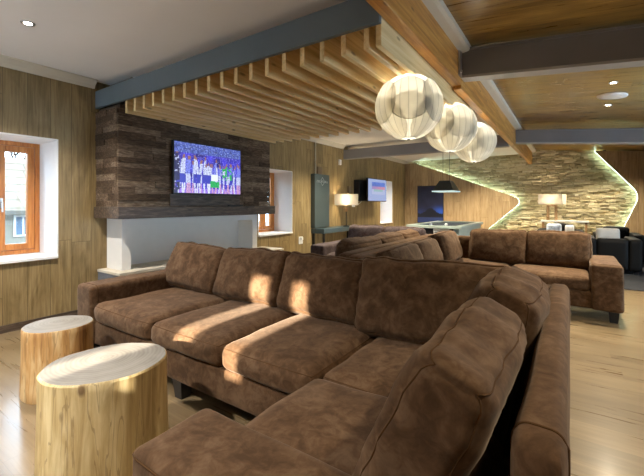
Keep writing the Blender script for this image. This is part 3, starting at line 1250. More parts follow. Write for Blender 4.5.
def leg(parent, x, y, s=0.045):
    bm = B()
    v = box(bm, x - s, x + s, y - s, y + s, 0, 0.125)
    for q in v:
        if q.co.z < 0.01:
            q.co.x = x + (q.co.x - x) * 0.72
            q.co.y = y + (q.co.y - y) * 0.72
    obj('leg', bm, M['blackwood'], parent)


SG = 'brown suede corner sofas'
sm, smm = M['suede'], M['suede_mauve']

# --- the near sofa
s1 = thing('corner_sofa', (-1.6, 1.6, 0), 'nearest brown suede corner sofa, sunlit seats facing the log stools', 'sofa', SG)
pad(s1, 'base', -3.22, -0.02, 1.345, 2.40, 0.115, 0.30, sm, 1, 0.02)
pad(s1, 'base', -0.94, -0.02, 0.54, 1.36, 0.115, 0.30, sm, 2, 0.02)
pad(s1, 'arm', -3.27, -3.02, 1.315, 2.42, 0.12, 0.565, sm, 3, 0.03, 12, [(1, -1)])
pad(s1, 'arm', -0.955, -0.005, 0.505, 0.755, 0.12, 0.565, sm, 4, 0.025, 14, [(2, 1)])
pad(s1, 'back_panel', -2.985, 0.0, 2.28, 2.42, 0.12, 0.75, sm, 5, 0.025, 12)
pad(s1, 'back_panel', -0.088, -0.004, 0.728, 2.35, 0.12, 0.775, sm, 6, 0.025, 14, [(1, -1)])
xs = [-3.015, -2.25, -1.575, -0.945]
for i in range(3):
    seatpad(s1, xs[i] + 0.004, xs[i + 1] - 0.004, 1.325, 2.20, 0.295, 0.44, sm, 10 + i, 12)
seatpad(s1, -0.94, -0.20, 1.365, 2.20, 0.295, 0.435, sm, 14, 12)
seatpad(s1, -0.955, -0.18, 0.757, 1.36, 0.295, 0.435, sm, 15, 12)
cushion(s1, 'back_cushion', (-2.765, 2.03, 0.435), 0.73, 0.405, 0.20, '-y', R(24), sm, 21, 18, roll=R(2))
cushion(s1, 'back_cushion', (-2.06, 2.03, 0.435), 0.70, 0.41, 0.20, '-y', R(23), sm, 22, 18, roll=R(-1.5))
cushion(s1, 'back_cushion', (-1.39, 2.02, 0.435), 0.68, 0.41, 0.20, '-y', R(22), sm, 23, 18, roll=R(1))
cushion(s1, 'back_cushion', (-0.645, 1.97, 0.43), 0.84, 0.45, 0.20, '-y', R(20), sm, 24, 22, roll=R(-2))
cushion(s1, 'back_cushion', (-0.385, 1.075, 0.43), 0.66, 0.475, 0.18, '-x', R(25), sm, 25, 26, puff=0.028)
cushion(s1, 'back_cushion', (-0.33, 1.71, 0.44), 0.56, 0.475, 0.19, '-x', R(20), sm, 26, 22)
for x, y in ((-3.18, 1.40), (-2.0, 1.40), (-1.05, 1.40), (-0.88, 0.58), (-0.08, 0.58), (-3.18, 2.34), (-0.08, 2.34)):
    leg(s1, x, y)

# --- second sofa: behind the near one, arm to the right
s2 = thing('corner_sofa', (-0.6, 4.6, 0), 'brown suede corner sofa behind the nearest one, square arm at its right', 'sofa', SG)
pad(s2, 'base', -1.64, -0.62, 2.90, 5.53, 0.115, 0.30, sm, 31, 0.02)
pad(s2, 'base', -0.64, 0.43, 4.68, 5.53, 0.115, 0.30, sm, 32, 0.02)
pad(s2, 'arm', 0.185, 0.445, 4.645, 5.56, 0.115, 0.58, sm, 33, 0.025, 12, [(1, -1)])
pad(s2, 'back_panel', -1.66, -1.52, 2.86, 5.56, 0.12, 0.735, sm, 34, 0.025, 12)
pad(s2, 'back_panel', -1.52, 0.19, 5.42, 5.56, 0.12, 0.735, sm, 35, 0.025, 12)
pad(s2, 'arm', -1.52, -0.60, 2.86, 3.10, 0.12, 0.56, sm, 36, 0.025, 12)
for y0, y1 in ((3.105, 3.85), (3.855, 4.65)):
    seatpad(s2, -1.50, -0.60, y0, y1, 0.295, 0.435, sm, 40 + int(y0))
seatpad(s2, -1.50, -0.60, 4.655, 5.40, 0.295, 0.435, sm, 47)
seatpad(s2, -0.595, 0.18, 4.66, 5.40, 0.295, 0.44, sm, 48)
cushion(s2, 'back_cushion', (-1.35, 3.50, 0.44), 0.70, 0.335, 0.21, '+x', R(20), sm, 51)
cushion(s2, 'back_cushion', (-1.35, 4.17, 0.44), 0.66, 0.345, 0.21, '+x', R(20), sm, 52)
cushion(s2, 'back_cushion', (-1.30, 4.90, 0.44), 0.66, 0.395, 0.21, '+x', R(18), sm, 53)
cushion(s2, 'back_cushion', (-0.78, 5.24, 0.44), 0.68, 0.42, 0.20, '-y', R(11), sm, 54)
cushion(s2, 'back_cushion', (-0.12, 5.24, 0.44), 0.66, 0.42, 0.20, '-y', R(11), sm, 55)
for x, y in ((0.37, 4.72), (0.37, 5.48), (-0.68, 2.95), (-1.58, 2.95), (-1.58, 5.48), (-0.68, 4.72)):
    leg(s2, x, y)

# --- third sofa: back to back with the second
s3 = thing('corner_sofa', (-2.6, 4.6, 0), 'mauve-brown suede corner sofa in front of the green-grey board', 'sofa', SG)
pad(s3, 'base', -2.70, -1.69, 3.00, 5.68, 0.115, 0.30, smm, 61, 0.02)
pad(s3, 'base', -3.34, -2.68, 4.68, 5.68, 0.115, 0.30, smm, 62, 0.02)
pad(s3, 'arm', -3.36, -3.11, 4.62, 5.70, 0.115, 0.56, smm, 63, 0.025, 12)
pad(s3, 'arm', -2.72, -1.82, 2.96, 3.20, 0.12, 0.56, sm, 66, 0.025, 10)
pad(s3, 'back_panel', -1.82, -1.675, 2.96, 5.70, 0.12, 0.735, sm, 64, 0.025, 12)
pad(s3, 'back_panel', -3.11, -1.82, 5.56, 5.70, 0.12, 0.735, smm, 65, 0.025, 10)
for y0, y1 in ((3.205, 3.90), (3.905, 4.68), (4.685, 5.54)):
    seatpad(s3, -2.73, -1.84, y0, y1, 0.295, 0.435, sm, 70 + int(y0))
seatpad(s3, -3.10, -2.74, 4.66, 5.54, 0.295, 0.435, smm, 78)
cushion(s3, 'back_cushion', (-2.02, 3.66, 0.44), 0.74, 0.37, 0.20, '-x', R(13), sm, 81)
cushion(s3, 'back_cushion', (-2.02, 4.38, 0.44), 0.68, 0.37, 0.20, '-x', R(13), sm, 82)
cushion(s3, 'back_cushion', (-2.02, 5.05, 0.44), 0.64, 0.37, 0.20, '-x', R(13), sm, 83)
cushion(s3, 'back_cushion', (-2.78, 5.38, 0.44), 0.62, 0.40, 0.20, '-y', R(11), smm, 84)
cushion(s3, 'back_cushion', (-2.14, 5.38, 0.44), 0.64, 0.40, 0.20, '-y', R(11), smm, 85)
for x, y in ((-3.29, 4.72), (-3.29, 5.62), (-2.66, 3.06), (-1.76, 3.06), (-1.76, 5.62)):
    leg(s3, x, y)


# ------------------------------------------------------------------ log stools
def log_stool(cx, cy, rx, ry, h, rot, label, mat, seed, stub=None):
    t = thing('log_stool', (cx, cy, 0), label, 'stool', 'log stools')
    n = 64
    bm = B()
    rings = []
    zs = [0, 0.012, 0.06, 0.12, 0.18, 0.24, 0.30, 0.36, h - 0.04, h - 0.008, h]
    for zi, z in enumerate(zs):
        ring = []
        for k in range(n):
            a = 2 * PI * k / n
            e = 1 + 0.05 * noise.noise(Vector((math.cos(a) * 1.6, math.sin(a) * 1.6, seed + z * 0.5))) + 0.014 * noise.noise(Vector((math.cos(a) * 7, math.sin(a) * 7, seed + z * 2)))
            fl = 1 + 0.035 * (1 - z / h) ** 2
            if z in (0, h):
                fl *= 0.975
            x, y = rx * e * fl * math.cos(a), ry * e * fl * math.sin(a)
            ring.append(bm.verts.new((cx + x * math.cos(rot) - y * math.sin(rot), cy + x * math.sin(rot) + y * math.cos(rot), z)))
        rings.append(ring)
    for a, b_ in zip(rings, rings[1:]):
        for k in range(n):
            bm.faces.new((a[k], a[(k + 1) % n], b_[(k + 1) % n], b_[k]))
    bm.faces.new(rings[0][::-1])
    top = [v.co.copy() for v in rings[-1]]
    o = obj('trunk', bm, mat, t)
    auto_smooth(o, 35)
    bm = B()
    ctr = bm.verts.new((cx, cy, h + 0.0005))
    rs = []
    for f in (0.5, 1.0):
        rs.append([bm.verts.new(((cx + (p.x - cx) * f), (cy + (p.y - cy) * f), h)) for p in top])
    for k in range(n):
        bm.faces.new((ctr, rs[0][k], rs[0][(k + 1) % n]))
        bm.faces.new((rs[0][k], rs[1][k], rs[1][(k + 1) % n], rs[0][(k + 1) % n]))
    obj('end_grain', bm, M['end'], t)
    if stub:
        bm = B()
        a, z, L = stub
        d = Vector((math.cos(a), math.sin(a), 0.25)).normalized()
        p = Vector((cx, cy, z)) + Vector((math.cos(a), math.sin(a), 0)) * (min(rx, ry) * 0.92)
        tube(bm, [p, p + d * L * 0.6, p + d * L], 0.036, 10, r1=0.026)
        obj('branch_stub', bm, mat, t, smooth=True)
    return t


log_stool(-1.795, 0.850, 0.263, 0.226, 0.463, R(60), 'larger pale log stool in front, sun stripe across its top', M['log'], 3.0, (R(214), 0.115, 0.06))
log_stool(-2.745, 1.00, 0.196, 0.178, 0.425, R(50), 'smaller orange-toned log stool behind, near the left wall', M['log_o'], 8.0)


# ------------------------------------------------------------------ pendant globes
def globe(cx, cy, cz, r, turn, label):
    t = thing('pendant_lamp', (cx, cy, cz), label, 'pendant lamp', 'white globe pendants')
    bm = B()
    bmesh.ops.create_uvsphere(bm, u_segments=52, v_segments=32, radius=r)
    for v in bm.verts:
        v.co += Vector((cx, cy, cz))
    o = obj('shade', bm, M['globe'], t, smooth=True)
    axes = [(R(turn + 60 * k), R(5), R(38)) for k in range(6)] + [(R(turn + 60 * k), R(-33), R(44)) for k in range(6)]
    for ci, (az, el, amax) in enumerate(axes):
        rf = 1.012 + 0.009 * (ci % 2) + (0.018 if ci < 6 else 0)
        ax = Vector((math.cos(az) * math.cos(el), math.sin(az) * math.cos(el), math.sin(el)))
        q = ax.to_track_quat('Z', 'Y').to_matrix()
        bm = B()
        n, mring = 40, 6
        c0 = bm.verts.new(Vector((cx, cy, cz)) + ax * r * rf)
        prev = None
        for j in range(1, mring + 1):
            th = amax * j / mring
            ring = [bm.verts.new(Vector((cx, cy, cz)) + q @ (Vector((math.sin(th) * math.cos(2 * PI * k / n), math.sin(th) * math.sin(2 * PI * k / n), math.cos(th))) * r * rf)) for k in range(n)]
            for k in range(n):
                if prev is None:
                    bm.faces.new((c0, ring[k], ring[(k + 1) % n]))
                else:
                    bm.faces.new((prev[k], ring[k], ring[(k + 1) % n], prev[(k + 1) % n]))
            prev = ring
        tube(bm, [v.co for v in prev], r * 0.009, 6, closed=True)
        obj('shade_disc', bm, M['globe_cap'], t, smooth=True)
    bm = B()
    tube(bm, [(cx, cy, cz + r * 0.99), (cx, cy, ZC)], 0.003, 6)
    obj('cord', bm, M['dark_metal'], t)
    bm = B()
    lathe(bm, [(0.012, cz - r * 1.03), (0.012, cz - r * 0.99)], cx, cy, 10)
    obj('finial', bm, M['dark_metal'], t)
    add_light('pendant_light', 'POINT', (cx, cy, cz), 3.0, (1.0, 0.97, 0.90), shadow_soft_size=0.09)
    return t


globe(-1.01, 2.66, 1.935, 0.243, -68, 'nearest of three white globe pendants below the orange beam')
globe(-0.985, 3.73, 1.965, 0.243, -45, 'middle of three white globe pendants below the orange beam')
globe(-0.965, 4.73, 1.955, 0.243, -92, 'farthest of three white globe pendants below the orange beam')


# ------------------------------------------------------------------ downlights and ceiling speaker
def downlight(x, y, z, slope, label, energy, color=(1.0, 0.88, 0.66)):
    t = thing('downlight', (x, y, z), label, 'downlight', 'recessed downlights')
    rot = Matrix.Translation((x, y, z)) @ Matrix.Rotation(slope, 4, 'Y')
    bm = B()
    lathe(bm, [(0.026, -0.004), (0.045, -0.006), (0.047, 0.0), (0.026, 0.0)], 0, 0, 24, caps=False)
    for v in bm.verts:
        v.co = rot @ v.co
    obj('trim_ring', bm, M['chrome'], t, smooth=True)
    bm = B()
    lathe(bm, [(0.001, -0.004), (0.026, -0.003), (0.026, 0.0)], 0, 0, 20, caps=False)
    for v in bm.verts:
        v.co = rot @ v.co
    obj('bulb', bm, M['downlight'], t)
    add_light('downlight_lamp', 'SPOT', (x, y, z - 0.02), energy, color, (0, 0, -1), spot_size=R(125), spot_blend=0.8, shadow_soft_size=0.05)
    return t


SL = math.atan(0.095)
downlight(-3.37, 1.03, ZC, 0, 'downlight in the white ceiling near the left wall', 112, (1.0, 0.93, 0.84))
downlight(-3.20, 5.9, ZC, 0, 'downlight in the ceiling between the slats and the far steel beam', 144)
downlight(0.40, 5.14, zwood(0.40), SL, 'downlight in the wood ceiling in front of the round speaker', 144)
downlight(0.43, 6.25, zwood(0.43), SL, 'downlight in the wood ceiling just behind the round speaker', 128)
downlight(0.55, 10.1, zwood(0.55), SL, 'downlight in the wood ceiling beyond the far steel beam', 170)
downlight(-1.7, 5.5, ZC, 0, 'added downlight in the white ceiling hidden behind the nearest globe pendant', 130)  # hidden lamp, added to brighten the second sofa's cushions
downlight(-1.7, 9.9, ZC, 0, 'added downlight in the white ceiling in front of the left part of the stone wall', 240)  # extra lamp added to brighten the stone wall
downlight(-3.2, 9.6, ZC, 0, 'downlight in the white ceiling above the far television', 144)
downlight(-2.0, -0.6, ZC, 0, 'added downlight in the white ceiling behind the camera, left', 210, (1.0, 0.95, 0.87))  # unseen fill lamp, added for the fireplace, logs and left seats
downlight(0.9, 0.9, zwood(0.9), SL, 'added unseen downlight in the wood ceiling right of the nearest sofa', 45)  # out-of-view fill lamp, added beside the near sofa
downlight(0.9, 2.6, zwood(0.9), SL, 'added unseen downlight in the wood ceiling right of the near pendants', 90)  # extra lamp out of view, added to light the right side
downlight(0.6, -0.9, zwood(0.6), SL, 'added downlight in the wood ceiling behind the camera, right', 25)  # weak fill lamp added out of view
sx, sy = 0.435, 5.73
t = thing('ceiling_speaker', (sx, sy, zwood(sx)), 'round white speaker in the glossy wood ceiling at right', 'speaker')
rot = Matrix.Translation((sx, sy, zwood(sx))) @ Matrix.Rotation(SL, 4, 'Y')
bm = B()
lathe(bm, [(0.128, -0.020), (0.148, -0.018), (0.154, -0.008), (0.154, 0.004), (0.128, 0.004)], 0, 0, 40, caps=False)
for v in bm.verts:
    v.co = rot @ v.co
obj('rim', bm, M['white'], t, smooth=True)
bm = B()
lathe(bm, [(0.001, -0.024), (0.09, -0.023), (0.129, -0.018), (0.129, 0.0)], 0, 0, 40, caps=False)
for v in bm.verts:
    v.co = rot @ v.co
obj('grille', bm, M['white'], t, smooth=True)


# ------------------------------------------------------------------ table lamps
def box_shade(bm, cx, cy, z0, z1, lx, ly, rot):
    mt = Matrix.Translation((cx, cy, 0)) @ Matrix.Rotation(rot, 4, 'Z')
    q = [(-lx / 2, -ly / 2), (lx / 2, -ly / 2), (lx / 2, ly / 2), (-lx / 2, ly / 2)]
    lo = [bm.verts.new(mt @ Vector((x, y, z0))) for x, y in q]
    hi = [bm.verts.new(mt @ Vector((x, y, z1))) for x, y in q]
    for i in range(4):
        j = (i + 1) % 4
        bm.faces.new((lo[i], lo[j], hi[j], hi[i]))


def table_lamp(cx, cy, zt, z0, z1, lx, ly, rot, label, energy, style):
    t = thing('table_lamp', (cx, cy, zt), label, 'lamp', 'lamps with long linen shades')
    bm = B()
    box_shade(bm, cx, cy, z0, z1, lx, ly, rot)
    obj('lamp_shade', bm, M['linen'], t)
    bm = B()
    zm = (z0 + z1) / 2
    lathe(bm, [(0.004, zm - 0.05), (0.028, zm - 0.03), (0.034, zm), (0.022, zm + 0.03), (0.003, zm + 0.045)], cx, cy, 14)
    obj('bulb', bm, M['bulb'], t, smooth=True)
    if style == 'frame':
        mt = Matrix.Translation((cx, cy, 0)) @ Matrix.Rotation(rot, 4, 'Z')
        for x in (-0.09, 0.09):
            for y in (-0.05, 0.05):
                bm = B()
                box(bm, x - 0.012, x + 0.012, y - 0.012, y + 0.012, zt, z0 - 0.02, 0.002, mtx=mt)
                obj('leg', bm, M['lampwood'], t)
        bm = B()
        for zz in (z0 - 0.05,):
            box(bm, -0.10, 0.10, -0.06, 0.06, zz, zz + 0.025, 0.003, mtx=mt)
        obj('top_bar', bm, M['lampwood'], t)
        bm = B()
        tube(bm, [(cx, cy, z0 - 0.03), (cx, cy, zm - 0.04)], 0.012, 8)
        obj('stem', bm, M['lampwood'], t)
    else:
        bm = B()
        lathe(bm, [(0.07, zt), (0.07, zt + 0.015), (0.02, zt + 0.025)], cx, cy, 24)
        obj('base', bm, M['dark_metal'], t)
        bm = B()
        tube(bm, [(cx, cy, zt + 0.02), (cx, cy, z0 - 0.14)], 0.010, 8)
        obj('stem', bm, M['dark_metal'], t)
        bm = B()
        box(bm, cx - 0.03, cx + 0.03, cy - 0.03, cy + 0.03, z0 - 0.15, z0 - 0.06, 0.004)
        box(bm, cx - 0.02, cx + 0.02, cy - 0.09, cy + 0.09, z0 - 0.085, z0 - 0.06, 0.003)
        tube(bm, [(cx, cy, z0 - 0.06), (cx, cy, zm - 0.04)], 0.012, 8)
        obj('neck', bm, M['lampwood'], t)
    add_light('table_lamp_light', 'POINT', (cx, cy, zm + 0.0), energy, (1.0, 0.80, 0.52), shadow_soft_size=0.04)
    return t


# board, ledge desk and lamp on the left wall
t = thing('wall_board', (-4.24, 6.22, 0.71), 'tall green-grey board with pale diamond logo on the left wall', 'board')
bm = B()
box(bm, XW, -4.255, 6.02, 6.56, 0.715, 1.815, 0.004)
obj('panel', bm, M['board'], t)
bm = B()
xl = -4.253
cy_, cz_ = 6.29, 1.665
dm = [(cy_ - 0.085, cz_), (cy_, cz_ + 0.085), (cy_ + 0.085, cz_), (cy_, cz_ - 0.085)]
for (a, b_) in ((0, 1), (1, 2), (2, 3), (3, 0)):
    p, q = dm[a], dm[b_]
    # the outline is broken where the lettering crosses it
    p2 = (p[0] * .72 + q[0] * .28, p[1] * .72 + q[1] * .28) if abs(p[1] - cz_) < .01 else p
    q2 = (q[0] * .72 + p[0] * .28, q[1] * .72 + p[1] * .28) if abs(q[1] - cz_) < .01 else q
    tube(bm, [(xl, p2[0], p2[1]), (xl, q2[0], q2[1])], 0.006, 4)
obj('logo', bm, M['logo'], t)
bm = B()
rng = random.Random(2)
y = cy_ - 0.20
while y < cy_ + 0.19:      # unreadable small lettering
    wl = rng.uniform(0.026, 0.036)
    box(bm, xl - 0.002, xl + 0.003, y, y + 0.009, cz_ - 0.024, cz_ + 0.024)
    k = rng.choice((0, 1, 2))
    if k == 0:
        box(bm, xl - 0.002, xl + 0.003, y, y + wl, cz_ + 0.015, cz_ + 0.024)
    elif k == 1:
        box(bm, xl - 0.002, xl + 0.003, y, y + wl, cz_ - 0.005, cz_ + 0.004)
        box(bm, xl - 0.002, xl + 0.003, y + wl - 0.009, y + wl, cz_ - 0.024, cz_ + 0.024)
    else:
        box(bm, xl - 0.002, xl + 0.003, y, y + wl, cz_ - 0.024, cz_ - 0.015)
    y += wl + 0.014
obj('lettering', bm, M['logo'], t)

t = thing('desk', (-4.22, 6.5, 0), 'narrow blue-grey desk below the green-grey board along the left wall', 'desk')
bm = B()
box(bm, XW, -4.04, 6.04, 7.50, 0.605, 0.70, 0.004)
obj('desk_top', bm, M['desk'], t)
for y in (6.07, 7.46):
    for x in (-4.32, -4.07):
        bm = B()
        box(bm, x - 0.02, x + 0.02, y - 0.02, y + 0.02, 0, 0.605, 0.002)
        obj('leg', bm, M['dark_metal'], t)

table_lamp(-4.12, 7.04, 0.70, 1.175, 1.42, 0.52, 0.16, R(30.6), 'lamp with long linen shade on the desk beside the board', 22, 'stem')

bm = B()
tube(bm, [(-4.345, 6.17, 1.80), (-4.345, 6.17, ZC - 0.08)], 0.012, 8)
tag(obj('conduit', bm, M['cream'], smooth=True), 'thin pale conduit rising from the board to the cornice', 'conduit')
bm = B()
box(bm, XW, XW + 0.03, 6.24, 6.40, 1.83, 1.98, 0.003)
tag(obj('junction_box', bm, M['brownbox']), 'brown wall box just above the green-grey board', 'box')
bm = B()
box(bm, XW, XW + 0.05, 7.50, 7.62, 1.45, 1.62, 0.005)
tag(obj('junction_box', bm, M['brownbox']), 'brown wall box just above the lamp on the desk', 'box')
bm = B()
box(bm, XW, XW + 0.05, 7.08, 7.16, 2.09, 2.21, 0.01)
tag(obj('motion_sensor', bm, M['white']), 'small white sensor on the wall below the end of the steel beam', 'sensor')
t = thing('wall_socket', (XW, 6.0, 0.44), 'white wall socket left of the desk', 'socket')
bm = B()
box(bm, XW, XW + 0.012, 5.62, 5.74, 0.42, 0.56, 0.003)
obj('plate', bm, M['white'], t)
bm = B()
box(bm, XW + 0.012, XW + 0.05, 5.655, 5.705, 0.50, 0.55, 0.004)
obj('plug', bm, M['white'], t)
t = thing('wall_socket', (XW, 7.6, 1.15), 'white wall socket with a cable, between the desk lamp and the television', 'socket')
bm = B()
box(bm, XW, XW + 0.014, 7.72, 7.86, 1.13, 1.29, 0.003)
obj('plate', bm, M['white'], t)
bm = B()
tube(bm, [(XW + 0.02, 7.82, 1.21), (XW + 0.07, 7.90, 1.19), (XW + 0.08, 8.0, 1.23), (XW + 0.1, 8.12, 1.32)], 0.008, 6)
obj('cable', bm, M['white'], t, smooth=True)


# ------------------------------------------------------------------ pool table, its lamp, dark print
t = thing('pool_table', (-2.02, 7.4, 0), 'pool table with pale rails in front of the dark blue print', 'pool table')
bm = B()
X0, X1, Y0, Y1 = -2.52, -1.54, 6.50, 8.45
box(bm, X0, X1, Y0, Y0 + 0.12, 0.765, 0.815, 0.006)
box(bm, X0, X1, Y1 - 0.12, Y1, 0.765, 0.815, 0.006)
box(bm, X0, X0 + 0.12, Y0 + 0.12, Y1 - 0.12, 0.765, 0.815, 0.006)
box(bm, X1 - 0.12, X1, Y0 + 0.12, Y1 - 0.12, 0.765, 0.815, 0.006)
obj('rail', bm, M['table_rail'], t)
bm = B()
box(bm, X0 + 0.12, X1 - 0.12, Y0 + 0.12, Y1 - 0.12, 0.765, 0.785)
obj('playing_cloth', bm, M['felt'], t)
bm = B()
box(bm, X0 + 0.05, X1 - 0.04, Y0 + 0.05, Y1 - 0.05, 0.48, 0.765)
obj('body', bm, M['table_rail'], t)
for xa, xb in ((X0 + 0.06, X1 - 0.48), (X1 - 0.20, X1 - 0.13)):
    bm = B()
    box(bm, xa, xb, Y0 + 0.035, Y0 + 0.05, 0.45, 0.76)
    obj('black_end_panel', bm, M['black'], t)
bm = B()
box(bm, X1 - 0.48, X1 - 0.20, Y0 + 0.032, Y0 + 0.05, 0.45, 0.76)
pw = obj('white_end_panel', bm, M['table_white'], t)
bm = B()
for pts in ([(-1.99, 0.695), (-1.93, 0.70), (-1.88, 0.685)], [(-1.95, 0.675), (-1.88, 0.69), (-1.81, 0.72), (-1.77, 0.715)], [(-1.92, 0.705), (-1.86, 0.715), (-1.80, 0.70)]):
    tube(bm, [(x, Y0 + 0.030, z) for x, z in pts], 0.009, 5)
obj('emblem', bm, M['black'], pw)
for x in (X0 + 0.12, X1 - 0.12):
    for y in (Y0 + 0.15, Y1 - 0.15):
        bm = B()
        box(bm, x - 0.055, x + 0.055, y - 0.055, y + 0.055, 0, 0.485, 0.006)
        obj('leg', bm, M['black'], t)
rng = random.Random(5)
for i, (x, y, m_) in enumerate(((-1.92, 7.0, 'white'), (-2.18, 6.9, 'cloth_blue'))):
    bm = B()
    bmesh.ops.create_uvsphere(bm, u_segments=14, v_segments=10, radius=0.028)
    for v in bm.verts:
        v.co += Vector((x, y, 0.813))
    tag(obj('pool_ball', bm, M[m_], smooth=True), ('white ball', 'bluish ball')[i] + ' on the pool table cloth near its front rail', 'ball', 'pool balls')

t = thing('pool_table_lamp', (-2.02, 7.42, 1.45), 'dark trapezoid metal pendant lamp over the pool table', 'pendant lamp')
bm = B()
lx, ly, hx, hy, z0, z1 = 0.20, 0.25, 0.10, 0.12, 1.46, 1.66
c = (-2.03, 7.4)
lo = [bm.verts.new((c[0] + a * lx, c[1] + b_ * ly, z0)) for a, b_ in ((-1, -1), (1, -1), (1, 1), (-1, 1))]
hi = [bm.verts.new((c[0] + a * hx, c[1] + b_ * hy, z1)) for a, b_ in ((-1, -1), (1, -1), (1, 1), (-1, 1))]
bm.faces.new(hi)
for i in range(4):
    j = (i + 1) % 4
    bm.faces.new((lo[i], lo[j], hi[j], hi[i]))
obj('shade', bm, M['pool_shade'], t)
bm = B()
box(bm, c[0] - lx - 0.01, c[0] + lx + 0.01, c[1] - ly - 0.01, c[1] + ly + 0.01, 1.437, 1.46, 0.003)
obj('diffuser', bm, emit('cool diffuser', (0.62, 0.80, 0.82), 0.2), t)
for x in (-0.05, 0.05):
    bm = B()
    tube(bm, [(c[0] + x, c[1] + x, z1), (c[0] + x, c[1] + x, ZC)], 0.004, 6)
    obj('cord', bm, M['black'], t)


def night(u, v):
    n1 = noise.noise(Vector((u * 5, v * 6, 2.0)))
    c = Vector((0.016, 0.019, 0.050)) * (1 + 0.3 * n1)
    ridge = 0.24 + 0.16 * math.exp(-((u - 0.52) / 0.22) ** 2) + 0.02 * noise.noise(Vector((u * 14, 0, 0)))
    if v < ridge:
        return (0.010, 0.012, 0.022) if v > 0.14 else (0.03, 0.05, 0.16)
    gl = math.exp(-((u - 0.92) / 0.3) ** 2 - ((v - 0.3) / 0.12) ** 2) + 0.25 * math.exp(-((u - 0.1) / 0.2) ** 2 - ((v - 0.28) / 0.09) ** 2)
    c = c + Vector((0.012, 0.07, 0.42)) * gl
    return tuple(c)


t = thing('framed_print', (-3.54, YP - 0.02, 0.62), 'tall dark blue night print on the wood panel behind the pool table', 'picture')
bm = B()
box(bm, -3.93, -3.13, YP - 0.03, YP - 0.001, 0.62, 1.76, 0.003)
obj('frame', bm, M['black'], t)
picture('print', t, M['print'], (-3.915, YP - 0.031, 0.635), (0.77, 0, 0), (0, 0, 1.11), 40, 56, night)

# ------------------------------------------------------------------ far right: console, lamp, black armchairs, rug
t = thing('console_table', (-0.1, 10.75, 0), 'white-topped console table against the stone wall', 'table')
bm = B()
box(bm, -0.60, 0.38, 10.62, 10.92, 0.755, 0.795, 0.004)
obj('tabletop', bm, M['table_white'], t)
for x in (-0.55, 0.33):
    for y in (10.66, 10.88):
        bm = B()
        box(bm, x - 0.02, x + 0.02, y - 0.02, y + 0.02, 0, 0.755)
        obj('leg', bm, M['lampwood'], t)
table_lamp(-0.36, 10.77, 0.795, 1.19, 1.445, 0.54, 0.26, R(-18), 'lamp with long linen shade on the console by the stone wall', 18, 'frame')

bm = B()
box(bm, -1.6, 2.9, 6.62, 10.5, 0, 0.012, 0.003)
tag(obj('rug', bm, M['rug']), 'charcoal rug under the black armchairs', 'rug')


def armchair(label, x0, x1, y0, y1, h, hb, facing):
    """black club chair; facing '-y' or '+y'"""
    t = thing('armchair', ((x0 + x1) / 2, (y0 + y1) / 2, 0.012), label, 'armchair', 'black leather armchairs')
    L = M['leather']
    pad(t, 'arm', x0, x0 + 0.17, y0, y1, 0.07, h, L, 91, 0.03)
    pad(t, 'arm', x1 - 0.17, x1, y0, y1, 0.07, h, L, 92, 0.03)
    yb = (y1 - 0.20, y1) if facing == '-y' else (y0, y0 + 0.20)
    ys_ = (y0 + 0.01, y1 - 0.2) if facing == '-y' else (y0 + 0.2, y1 - 0.01)
    pad(t, 'backrest', x0 + 0.17, x1 - 0.17, yb[0], yb[1], 0.07, hb, L, 93, 0.05)
    pad(t, 'base', x0 + 0.17, x1 - 0.17, ys_[0], ys_[1], 0.07, 0.28, L, 94, 0.02)
    pad(t, 'seat_cushion', x0 + 0.175, x1 - 0.175, ys_[0] - 0.005, ys_[1], 0.28, 0.43, L, 95, 0.04)
    for x in (x0 + 0.08, x1 - 0.08):
        for y in (y0 + 0.08, y1 - 0.08):
            bm = B()
            box(bm, x - 0.025, x + 0.025, y - 0.025, y + 0.025, 0.012, 0.075)
            obj('leg', bm, M['black'], t)
    return t


armchair('black leather armchair at far right on the charcoal rug, nearest the wood floor', 0.22, 1.0, 7.95, 8.75, 0.60, 0.60, '+y')
armchair('black leather armchair farther back, near the right wood panel', 0.42, 1.2, 9.25, 10.0, 0.60, 0.72, '-y')
armchair('black leather armchair in front of the console, cushions on it', -0.62, 0.26, 9.55, 10.35, 0.62, 0.745, '-y')
bm = B()
f, T = soft(bm, (-0.30, 10.03, 0.595), (0.30, 0.13, 0.30), 0.05, (0, 0.02, 0), 0.01, 6, 3, 8, Matrix.Rotation(R(-8), 4, 'X'))
tag(obj('throw_cushion', bm, M['cloth_blue'], smooth=True), 'pale blue patterned cushion on the armchair before the console, left one', 'cushion')
bm = B()
f, T = soft(bm, (0.0, 10.02, 0.585), (0.18, 0.11, 0.27), 0.04, (0, 0.03, 0), 0.01, 6, 5, 8, Matrix.Rotation(R(-12), 4, 'X'))
tag(obj('throw_cushion', bm, M['cloth_white'], smooth=True), 'small white cushion on the armchair before the console, right one', 'cushion')
bm = B()
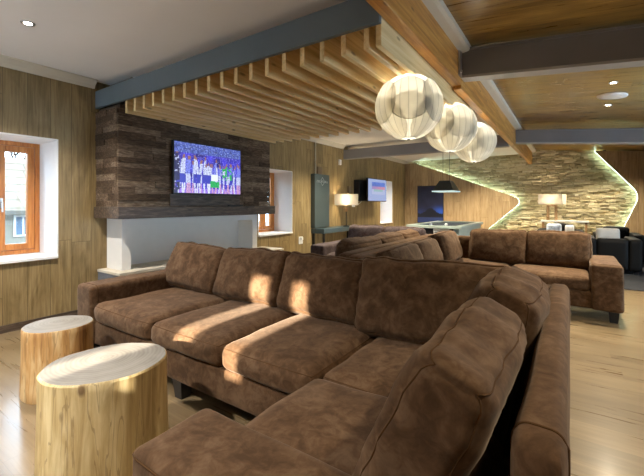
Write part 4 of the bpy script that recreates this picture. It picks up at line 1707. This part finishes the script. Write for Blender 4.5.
f, T = soft(bm, (0.565, 8.26, 0.605), (0.34, 0.10, 0.33), 0.04, (0, 0.01, 0), 0.006, 6, 7, 8, Matrix.Rotation(R(6), 4, 'X'))
tag(obj('throw_cushion', bm, M['cloth_white'], smooth=True), 'white rectangular cushion on the near black armchair beside the sofa arm', 'cushion')

# ------------------------------------------------------------------ outside the left windows
bm = B()
box(bm, -30, XW - 0.6, -12, 26, -0.6, -0.5)
struct('ground_outside', bm, M['ground'])
h = thing('neighbour_house', (-11.5, 4.5, -0.5), 'pale tiled house seen through the left window', 'house')
bm = B()
box(bm, -14.5, -11.0, -3.0, 9.0, -0.5, 1.15)
obj('wall', bm, M['house'], h)
bm = B()
prism(bm, [(-10.7, 1.05), (-12.75, 2.48), (-14.8, 1.05), (-14.8, 0.95), (-10.7, 0.95)], 1, -3.3, 9.3)
obj('roof', bm, M['roof_tile'], h)
for y in (1.0, 3.08, 5.6):
    bm = B()
    box(bm, -11.03, -10.96, y, y + 0.36, 0.42, 0.93, 0.005)
    wf = obj('window_frame', bm, M['white'], h)
    bm = B()
    for a in (0.04, 0.20):
        box(bm, -10.965, -10.95, y + a, y + a + 0.12, 0.46, 0.89)
    obj('pane', bm, plain('dark window pane', (0.12, 0.17, 0.24), 0.1), wf)

rng = random.Random(11)


def branch(bm, p, d, L, r, depth):
    pts = [p]
    q = p.copy()
    dd = d.copy()
    for i in range(4):
        dd = (dd + Vector((rng.uniform(-.25, .25), rng.uniform(-.25, .25), rng.uniform(-.1, .2)))).normalized()
        q = q + dd * L / 4
        pts.append(q.copy())
    tube(bm, pts, r, 5, r1=r * 0.55)
    if depth > 0:
        for k in range(4):
            nd = (dd + Vector((rng.uniform(-1, 1), rng.uniform(-1, 1), rng.uniform(-.3, .6))) * 0.9).normalized()
            branch(bm, pts[rng.choice((2, 3, 4))], nd, L * 0.68, r * 0.55, depth - 1)


bm = B()
branch(bm, Vector((-16.5, 4.6, -0.5)), Vector((0, 0, 1)), 2.6, 0.13, 4)
tag(obj('bare_tree', bm, M['bark']), 'bare leafless tree behind the roof outside the left window', 'tree')
